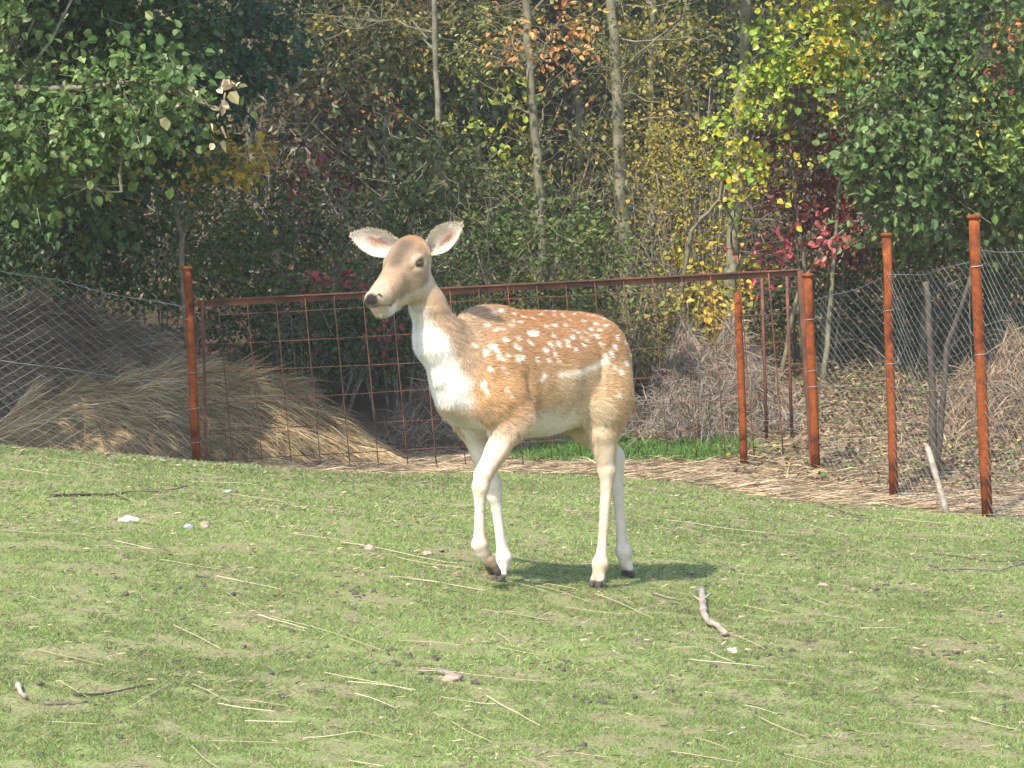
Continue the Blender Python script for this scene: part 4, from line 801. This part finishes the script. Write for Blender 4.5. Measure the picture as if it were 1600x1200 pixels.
# bare grey shrub with arching twigs
def twiggy(label, cx, base_py, D, n, spread, h, name='bare_shrub', bark=M_TWIG, cat='shrub', rmax=.008):
    b = P(cx, base_py, D); b[2] = tz(b[0], b[1]); o = thing(name, label, cat, b); m = MB()
    for i in range(n):
        a = rng.normal(0, 1); s_ = b+np.array([rng.normal(0, .15*spread), rng.normal(0, .25), -.05]); e = s_+np.array([a*spread, rng.normal(0, .4), h*rng.uniform(.5, 1)*(1-.15*abs(a))])
        q = curve(s_, e, 9, .06, .05); q[:, 2] += -(np.linspace(0, 1, 9)**3)*abs(a)*.25; m.tube(q, np.linspace(rmax*rng.uniform(.6, 1), .002, 9), 4, cap=False)
        for k in range(7):
            j = rng.integers(3, 9); d_ = unit(rng.normal(size=3)*[1, .6, .6]+[a*.6, 0, .3]); m.tube(curve(q[j], q[j]+d_*rng.uniform(.2, .6)*h*.3, 5, .08), np.linspace(.0035, .0012, 5), 3, cap=False)
    m.build('twigs', bark, o, b, kind='stuff'); return o
twiggy('leafless grey shrub of arching twigs left of the pale slender trunk'.replace('left of', 'beside'), 560, 430, 17.8, 46, .8, 2.1)
twiggy('leafless tangle of thin twigs between the two slim trunks', 740, 420, 17.4, 36, .65, 2.1)
twiggy('leafless twigs arching beside the yellow shrub', 1030, 470, 17.2, 40, .5, 2.0)
twiggy('dark leafless shrub in the shade behind the golden maple sapling', 430, 470, 18.2, 26, .7, 1.7, bark=M_DARKBARK)
twiggy('thin bare stems behind the crumpled netting', 1420, 560, 16.8, 10, .5, .9)

# far hillside: leaf mass and slim trunks one can tell apart
n = 120000; x = rng.uniform(-7.5, 7.5, n); y = rng.uniform(19.8, 32, n); g = tz(x, y); h = rng.random(n)**1.6*2.6
k = vnoise(x, g+h, 2.2, 21)*.6+vnoise(x, y*.7+h, 5, 22)*.4 > .30; x, y, z = x[k], y[k], (g+h)[k]; m_ = len(x)
pz = vnoise(x, z, 1.3, 23)
co = pick(BRN, m_)*(1-pz[:, None])+pick(OLV+DKG, m_)*pz[:, None]; yl = rng.random(m_) < .05*(x > 0); co[yl] = pick(OCH, yl.sum())
v, f, c2 = leaves(np.stack([x, y, z], 1), rng.normal(size=(m_, 3))+[0, 0, -.3], rng.normal(size=(m_, 3))*.8+[-.2, -.5, .7], rng.uniform(.04, .10, m_), co)
obj('hillside_thicket', mesh_data('hillside_thicket', v, f, c2), M_LEAF, kind='stuff', label='dim brown and olive thicket covering the far wooded hillside', cat='thicket')
m = MB()
for i_ in range(1100):
    x = rng.uniform(-6, 6); y = rng.uniform(19.3, 27); p0 = np.array([x, y, float(tz(x, y))+rng.random()*.8]); d_ = unit(np.array([rng.normal(0, .8), rng.normal(0, .3), rng.uniform(.15, 1)]))
    m.tube(curve(p0, p0+d_*rng.uniform(.6, 1.9), 6, .08, .05), np.linspace(rng.uniform(.004, .011), .002, 6), 3, cap=False)
m.build('hillside_twigs', M_TWIG, kind='stuff', label='bare grey twigs and suckers tangled all over the wooded hillside', cat='twigs')
for (x0, D, ra, lean) in ((250, 22, .05, 6), (395, 21.5, .05, -4), (470, 23, .05, 8), (610, 22.5, .045, -8), (745, 22, .04, 6), (905, 22.5, .05, -6), (1010, 21, .035, 10), (1080, 22.5, .05, -10), (1345, 21, .06, 6), (1460, 22, .05, -6)):
    b = P(x0, 400, D); b[2] = tz(b[0], b[1])-.05; t = P(x0+lean, -60, D); q = np.linspace(0, 1, 8)[:, None]; pts = b+(t-b)*q; pts[1:-1, 0] += rng.normal(0, .03, 6)
    o = thing('far_tree', 'slim dim trunk standing among the thicket on the far hillside', 'tree', b, 'slim trunks on the far hillside')
    m = MB(); m.tube(np.vstack([pts, pts[-1]+[0, 0, 2.5]]), np.linspace(ra, ra*.5, 9), 7); trk = m.build('trunk', M_BARK, o, b, True)
    m = MB()
    for i_ in range(7):
        p_ = pts[rng.integers(2, 8)]; m.tube(curve(p_, p_+unit(rng.normal(size=3)*[1, .5, .4]+[0, 0, .5])*rng.uniform(.4, .9), 5, .1), np.linspace(.012, .003, 5), 3, cap=False)
    m.build('branches', M_TWIG, trk, b, kind='stuff')

# ------------------------------------------------------------------ heaps of straw and brushwood
def heap(name, label, cat, prof, D, depth, nst, pal, length, flow, core_col, pile_mat=M_DRY, width=(.0015, .0035), lean=.1, up=.05, rough=.04):
    pr = np.array(prof, float); xs_ = []; zt = []
    for (px, py) in prof: p = P(px, py, D); xs_.append(p[0]); zt.append(p[2])
    xs_, zt = np.array(xs_), np.array(zt)
    def hz_(x, y):
        top_ = np.interp(x, xs_, zt)-tz(x, np.full_like(x, D)); t = (y-D)/depth; sh = np.clip(1-t*t, 0, 1)**.8
        edge = np.clip(np.minimum(x-xs_[0], xs_[-1]-x)/.5, 0, 1); edge = edge*edge*(3-2*edge)
        return tz(x, y)+np.maximum(top_, 0)*sh*edge*(1+rough*np.sin(x*(17 if rough < .1 else 8)+y*9)+rough*np.sin(y*(21 if rough < .1 else 11)-x*8)+rough*np.sin(x*23+y*3)*.6)-.03
    gx_ = np.linspace(xs_[0], xs_[-1], 60); gy_ = np.linspace(D-depth, D+depth, 36); XX, YY = np.meshgrid(gx_, gy_); ZZ = hz_(XX.ravel(), YY.ravel())
    base = np.array([xs_.mean(), D, float(tz(xs_.mean(), D))]); o = thing(name, label, cat, base)
    i = np.arange(35)[:, None]*60; j = np.arange(59)[None]; q = np.stack([i+j, i+j+1, i+61+j, i+60+j], -1).reshape(-1, 4)
    obj('mound', mesh_data('mound', np.stack([XX.ravel(), YY.ravel(), ZZ], 1)-base, q, np.tile(np.array(core_col), (len(ZZ), 1)), True), M_DRY, o)
    x = rng.uniform(xs_[0], xs_[-1], nst); y = rng.uniform(D-depth, D+depth*.5, nst); z = hz_(x, y); e = .03
    gxx = (hz_(x+e, y)-z)/e; gyy = (hz_(x, y+e)-z)/e; fl = np.asarray(flow)
    wild = np.where(rng.random(nst) < .3, 2.8, 1.); hx = fl[0]+rng.normal(0, fl[2], nst)*wild; hy = fl[1]+rng.normal(0, fl[2], nst)*wild
    d = np.stack([hx, hy, hx*gxx+hy*gyy+rng.normal(up, lean, nst)*np.where(wild > 2, 2., 1.)], 1)
    keep = z > tz(x, y)-.02
    L_ = rng.uniform(*length, nst); c_ = pick(pal, nst)*(.72+.5*vnoise(x, z, 6, 31))[:, None]
    v, f, c2 = blades(np.stack([x, y, z+rng.uniform(-.02, .03, nst)], 1)[keep], d[keep], L_[keep], rng.uniform(*width, nst)[keep], c_[keep], .25)
    obj('stalks', mesh_data('stalks', v-base, f, c2), pile_mat, o, kind='stuff'); return o
STRAW = [(.36, .26, .14, 3), (.46, .345, .19, 3), (.24, .165, .085, 3), (.56, .44, .25, 1)]; GSTR = [(.20, .155, .105, 3), (.145, .112, .078, 3), (.27, .215, .15, 2), (.33, .265, .18, .7)]
HW = (.0010, .0022)
heap('straw_heap', 'long heap of pale dry straw sloping down behind the gate', 'straw heap', [(-60, 640), (60, 622), (150, 602), (230, 590), (310, 586), (380, 592), (440, 606), (500, 640), (560, 682), (640, 722), (720, 738)], 14.0, .9, 34000, STRAW, (.12, .48), (1, -.55, .22), (.16, .115, .065), lean=.05, up=-.02, width=HW)
heap('straw_heap', 'greyish straw heap, tree shade put into its colour, behind the chain link netting', 'straw heap', [(-160, 500), (-40, 492), (60, 490), (150, 505), (230, 540), (300, 580), (360, 620), (420, 690)], 14.6, 1.0, 30000, GSTR, (.12, .45), (1, -.55, .26), (.10, .075, .05), lean=.05, up=-.02, width=HW)  # left part of the straw: tree shade put into darker stalk colours
heap('brush_pile', 'tangled pile of grey twigs and dry weeds behind the gate', 'brush pile', [(975, 660), (1000, 590), (1035, 555), (1080, 552), (1130, 560), (1180, 545), (1230, 585), (1270, 640)], 15.6, .75, 14000, [(.24, .20, .16, 3), (.17, .135, .10, 3), (.32, .26, .19, 2), (.30, .20, .11, 1)], (.06, .26), (.3, -.3, .8), (.08, .06, .042), lean=.45, up=.15, rough=.22)
heap('brush_pile', 'low pile of brown dry weeds behind the gate mesh', 'brush pile', [(560, 700), (610, 650), (680, 610), (750, 620), (800, 650), (860, 690)], 15.4, .7, 11000, GSTR, (.06, .26), (.4, -.3, .7), (.075, .055, .038), lean=.4, up=.12, rough=.2)
heap('brush_pile', 'brown heap of dead weeds on the bank behind the tallest post', 'brush pile', [(1420, 700), (1450, 640), (1500, 610), (1560, 570), (1620, 560), (1700, 600)], 14.6, .6, 11000, [(.22, .155, .10, 3), (.16, .11, .07, 3), (.32, .24, .15, 2)], (.06, .24), (.3, -.3, .8), (.09, .062, .042), lean=.4, up=.12, rough=.2)
twiggy('grey twigs arching over the pile of dry weeds behind the gate', 1080, 690, 14.9, 46, .42, .75, name='dead_brushwood', cat='brushwood', rmax=.005)
b = P(1540, 545, 13.2); 
# forked dead sapling and broken stake behind the netting
plant('dead_sapling', 'forked leafless grey sapling behind the crumpled netting', 'sapling', [([(1458, 720, 12.7), (1456, 600, 12.7), (1446, 440, 12.7)], .026, .017), ([(1458, 640, 12.7), (1480, 540, 12.68), (1518, 430, 12.66)], .02, .012)], [], M_DARKBARK, bare=(((1492, 505, 12.7), (1504, 487, 12.65), .006),))
a, b = G(1482, 803), P(1449, 698, 11.45); m = MB(); q = curve(a-[0, 0, .03], b, 6, .01); m.tube(q, [.019, .018, .0175, .017, .0165, .014], 9)
o = thing('broken_stake', 'pale broken wooden stake leaning against the crumpled netting', 'stake', a); m.build('shaft', M_DEAD, o, a, True)
m = MB(); m.tube([b-[0, 0, .004], b+[-.006, 0, .012], b+[-.022, 0, .02]], [.013, .008, .002], 6); m.build('splinter', M_DEAD, o, a)

# ------------------------------------------------------------------ things lying on the pasture
def lying(px, py, off=0.): p = G(px, py); p[2] += off; return p
def stone(px, py, r, mat, label, seed, group=None):
    p = lying(px, py); vb, fb = blob(r, seed, 16, 11, .26); p[2] += r[2]*.15
    return obj('stone', mesh_data('stone', vb, fb[:, ::-1], None, True), M_ST[mat], None, p, label, 'stone', group)
stone(197, 815, (.040, .022, .016), 'white', 'smooth white oblong stone lying in the grass below the dark twig', 1)
stone(294, 826, (.018, .015, .014), 'grey', 'small bluish grey stone beside a brown stone in the grass', 2)
stone(320, 826, (.017, .015, .022), 'brown', 'upright brownish stone beside a small bluish stone', 3)
stone(357, 770, (.020, .015, .011), 'grey', 'small dark grey stone in the grass in front of the capped post', 4)
stone(668, 868, (.021, .018, .012), 'pink', 'small pinkish stone in the grass in front of the raised hoof', 5)
stone(578, 860, (.020, .016, .016), 'brown', 'dull brown stone in the grass beside a long straw', 6)
stone(11, 696, (.030, .02, .024), 'white', 'pale lumpy stone at the foot of the chain link netting', 7)
stone(1286, 916, (.020, .014, .010), 'pink', 'flat pale stone in the open turf beyond the dead branch', 8)
stone(705, 1064, (.022, .016, .012), 'pink', 'flat light brown stone beside a dark clod in the foreground turf', 9)
stone(1145, 1018, (.016, .012, .009), 'white', 'tiny pale pebble beyond the tip of the dead branch', 10)
def twig(name, label, paths, mat, cat, group=None, lift=.006):
    base = lying(*paths[0][0][0][:2]); o = thing(name, label, cat, base, group)
    for i_, (pl, ra, rb) in enumerate(paths):
        q = np.array([lying(p[0], p[1], lift+(p[2] if len(p) > 2 else 0)) for p in pl]); t = np.linspace(0, len(q)-1, 4*(len(q)-1)+1)
        qq = np.stack([np.interp(t, np.arange(len(q)), q[:, k]) for k in range(3)], 1); qq[1:-1] += rng.normal(0, ra*.10, (len(qq)-2, 3))
        qq[1:-1] = .25*qq[:-2]+.5*qq[1:-1]+.25*qq[2:]; m = MB(); m.tube(qq, np.linspace(ra, rb, len(qq))*rng.uniform(.72, 1.15, len(qq)), 7); m.build('stem' if i_ == 0 else 'side_twig', mat, o, base, True)
    return o
twig('fallen_twig', 'long dark forked twig lying in the grass above the white stone', [([(78, 777), (140, 776), (180, 775), (222, 768), (252, 772)], .0055, .003), ([(222, 769), (262, 769), (296, 762)], .004, .002), ([(180, 775), (204, 786)], .003, .0015)], M_DARKBARK, 'twig')
twig('dead_branch', 'short pale barkless dead branch with stubs lying on the turf', [([(1097, 926), (1098, 945), (1099, 965), (1108, 980), (1122, 985), (1134, 996)], .014, .009), ([(1098, 946, .004), (1112, 942, .02)], .005, .002), ([(1098, 948, .004), (1084, 946, .015)], .004, .0015), ([(1097, 931, .004), (1082, 930, .012)], .004, .0015)], M_DEAD, 'branch', lift=.012)
twig('fallen_twig', 'pale peeled stick lying at the foot of the netting', [([(165, 713), (200, 711), (235, 718), (258, 724)], .008, .005)], M_DEAD, 'twig', lift=.01)
twig('fallen_twig', 'short white stick end beside the lumpy stone at the netting', [([(34, 695), (48, 699), (60, 702)], .010, .007)], M_DEAD, 'twig', lift=.01)
twig('fallen_twig', 'crooked grey brown twig lying on the turf toward the tallest post', [([(1468, 893), (1510, 891), (1560, 894), (1600, 882)], .005, .003), ([(1560, 894), (1580, 888)], .003, .002)], M_TWIG, 'twig')
twig('fallen_twig', 'thin dark twig lying just above the crooked grey one', [([(1458, 867), (1500, 872), (1540, 880), (1610, 878)], .0035, .002)], M_DARKBARK, 'twig')
twig('fallen_twig', 'thin dark twig lying near the edge of the straw strip', [([(1278, 786), (1310, 800), (1345, 812), (1360, 812)], .004, .002)], M_DARKBARK, 'twig')
twig('fallen_twig', 'dark thin twig lying near the raised stone and straws in the foreground', [([(115, 1092), (160, 1090), (200, 1082), (240, 1075)], .003, .002)], M_DARKBARK, 'twig')
twig('wood_chip', 'short thick weathered stick end in the foreground turf', [([(28, 1076), (34, 1092), (40, 1098)], .008, .005)], M_DEAD, 'wood chip', lift=.008)
twig('wood_chip', 'flat brown strip of bark beside the short thick stick end', [([(70, 1103), (100, 1102), (135, 1100)], .006, .003)], M_TWIG, 'wood chip', lift=.003)
twig('wood_chip', 'brown bark chunk in the bare foreground patch', [([(684, 1055), (700, 1058), (720, 1066)], .009, .007)], M_TWIG, 'wood chip', lift=.008)
twig('fallen_twig', 'short grey twig lying behind the dead branch toward the hoof', [([(1020, 930), (1045, 938), (1066, 942)], .005, .003)], M_TWIG, 'twig')
twig('netting_scrap', 'bunched grey wire end on the ground beside the leaning stake', [([(1435, 790), (1460, 797), (1500, 790), (1530, 780)], .004, .003), ([(1455, 800), (1480, 796), (1505, 801)], .003, .002)], M_WIRE, 'wire')
# straw stalks one by one
stalks = [(508,1056,645,1087),(545,1072,650,1085),(690,1096,765,1107),(424,968,600,1022),(640,908,758,928),(780,1008,872,1032),(776,995,800,1016),(533,852,715,884),(806,862,885,866),(885,867,872,875),(820,910,900,925),(745,955,855,975),(880,952,980,964),(930,932,1020,970),(1000,955,1080,950),(660,1050,860,1072),(770,905,855,930),(60,1020,165,1048),(0,832,190,840),(180,850,235,862),(95,832,155,846),(250,880,350,895),(340,905,440,925),(190,740,270,760),(20,735,110,748),(100,722,180,735),(200,770,330,776),(360,775,460,790),(440,790,530,800),(0,765,40,770),(270,870,312,872),(1040,815,1195,835),(1000,822,1120,845),(1180,790,1216,787),(1200,774,1330,795),(1250,795,1310,800),(1385,798,1480,808),(1400,812,1490,822),(1460,838,1580,848),(1260,935,1297,950),(1240,965,1310,960),(1190,975,1300,976),(1125,990,1196,1020),(1080,1035,1195,1048),(1100,1075,1275,1073),(1420,1108,1510,1105),(1110,1025,1150,1040),(1500,955,1600,968),(1345,985,1400,986),(340,1105,430,1118),(300,1075,360,1105),(380,1100,450,1108),(205,1110,270,1075),(560,1150,640,1170),(705,1135,770,1168),(545,1195,600,1205),(1225,1185,1300,1205),(880,800,985,805),(800,788,870,792),(1010,775,1080,780),(480,738,560,742),(300,755,400,760),(530,880,590,900),(610,905,700,917),(900,835,975,838),(1320,860,1400,868),(1150,900,1230,905)]
while len(stalks) < 120:
    x_, y_ = rng.uniform(0, 1560), 760+440*rng.random()**1.2; l_ = rng.uniform(25, 110); a_ = rng.normal(.18, .25); stalks.append((x_, y_, x_+l_*math.cos(a_), y_+l_*math.sin(a_)*.8))
SM = []
for k in range(3):
    c_ = np.array([(.42, .335, .20), (.50, .42, .28), (.33, .255, .15)][k]); SM.append(material('straw_stalk', lambda nt, n, b, c_=c_: (b.inputs['Base Color'].__setattr__('default_value', (*c_, 1)), b.inputs['Roughness'].__setattr__('default_value', .6))))
for i_, (x0, y0, x1, y1) in enumerate(stalks):
    a, b = lying(x0, y0, .008), lying(x1, y1, .010)
    if np.linalg.norm(a-b) > 1.2: continue
    q = curve(a, b, 9, .022); q[1:-1] = .25*q[:-2]+.5*q[1:-1]+.25*q[2:]; g_ = tz(q[:, 0], q[:, 1]); q[:, 2] = g_+.008+.0012*np.sin(np.arange(9)*.4+i_); m = MB(); r = rng.uniform(.0007, .0014); m.tube(q, np.linspace(r, r*.7, 9), 4)
    m.build('straw_stalk', SM[i_ % 3], None, a, label='pale dry straw stalk lying singly on the grazed turf', cat='straw', group='straw stalks scattered on the turf')
# dark droppings and clods
cm = []
for k in range(4): vb, fb = blob((.011, .009, .0065), 40+k, 9, 7, .45); me = mesh_data('dropping', vb, fb[:, ::-1], None, True); me.materials.append(M_ST['clod']); cm.append(me)
cen = [(690, 1060), (400, 1010), (620, 1020), (640, 1025), (880, 1050), (1140, 915), (1100, 915), (1230, 930), (1260, 940), (1340, 930), (1300, 880), (160, 905), (230, 920), (480, 1020), (560, 930), (380, 1065), (1080, 960), (1440, 880), (1400, 930), (1545, 970), (1200, 1020), (960, 1090), (1270, 1000), (1480, 1020), (590, 1040), (800, 1080), (310, 925), (1050, 900)]
for i_ in range(170):
    cx, cy = cen[rng.integers(len(cen))] if rng.random() < .72 else (rng.uniform(20, 1580), rng.uniform(800, 1190))
    x_, y_ = cx+rng.normal(0, 26), cy+rng.normal(0, 9)
    if not (0 < x_ < 1600 and 770 < y_ < 1195): continue
    p = lying(x_, y_, .003); o = obj('dropping', cm[i_ % 4], None, None, p, 'small dark dropping lying on the grazed turf', 'dropping', 'dark droppings scattered on the turf'); s_ = rng.uniform(.35, .95); o.scale = (s_, s_, s_); o.rotation_euler = (rng.uniform(-.4, .4), rng.uniform(-.4, .4), rng.uniform(0, 6))

# ------------------------------------------------------------------ thin haze volume added to lift shadows and soften contrast
HZ = .0013
m = MB(); m.box((-265, 95, 10), (265, 95, 10), (0, 240, 0), (0, 0, -20))
hm = bpy.data.materials.new('haze'); hm.use_nodes = True; hn = hm.node_tree.nodes; hn.remove(hn['Principled BSDF']); pv = hn.new('ShaderNodeVolumePrincipled'); pv.inputs['Density'].default_value = HZ; pv.inputs['Color'].default_value = (1, .96, .88, 1); pv.inputs['Anisotropy'].default_value = .0
hm.node_tree.links.new(pv.outputs[0], hn['Material Output'].inputs['Volume'])
hz = m.build('haze', hm); hz['kind'] = 'stuff'; hz['label'] = 'thin pale haze added over the pasture and wood to lift the shadows'; hz['category'] = 'haze'
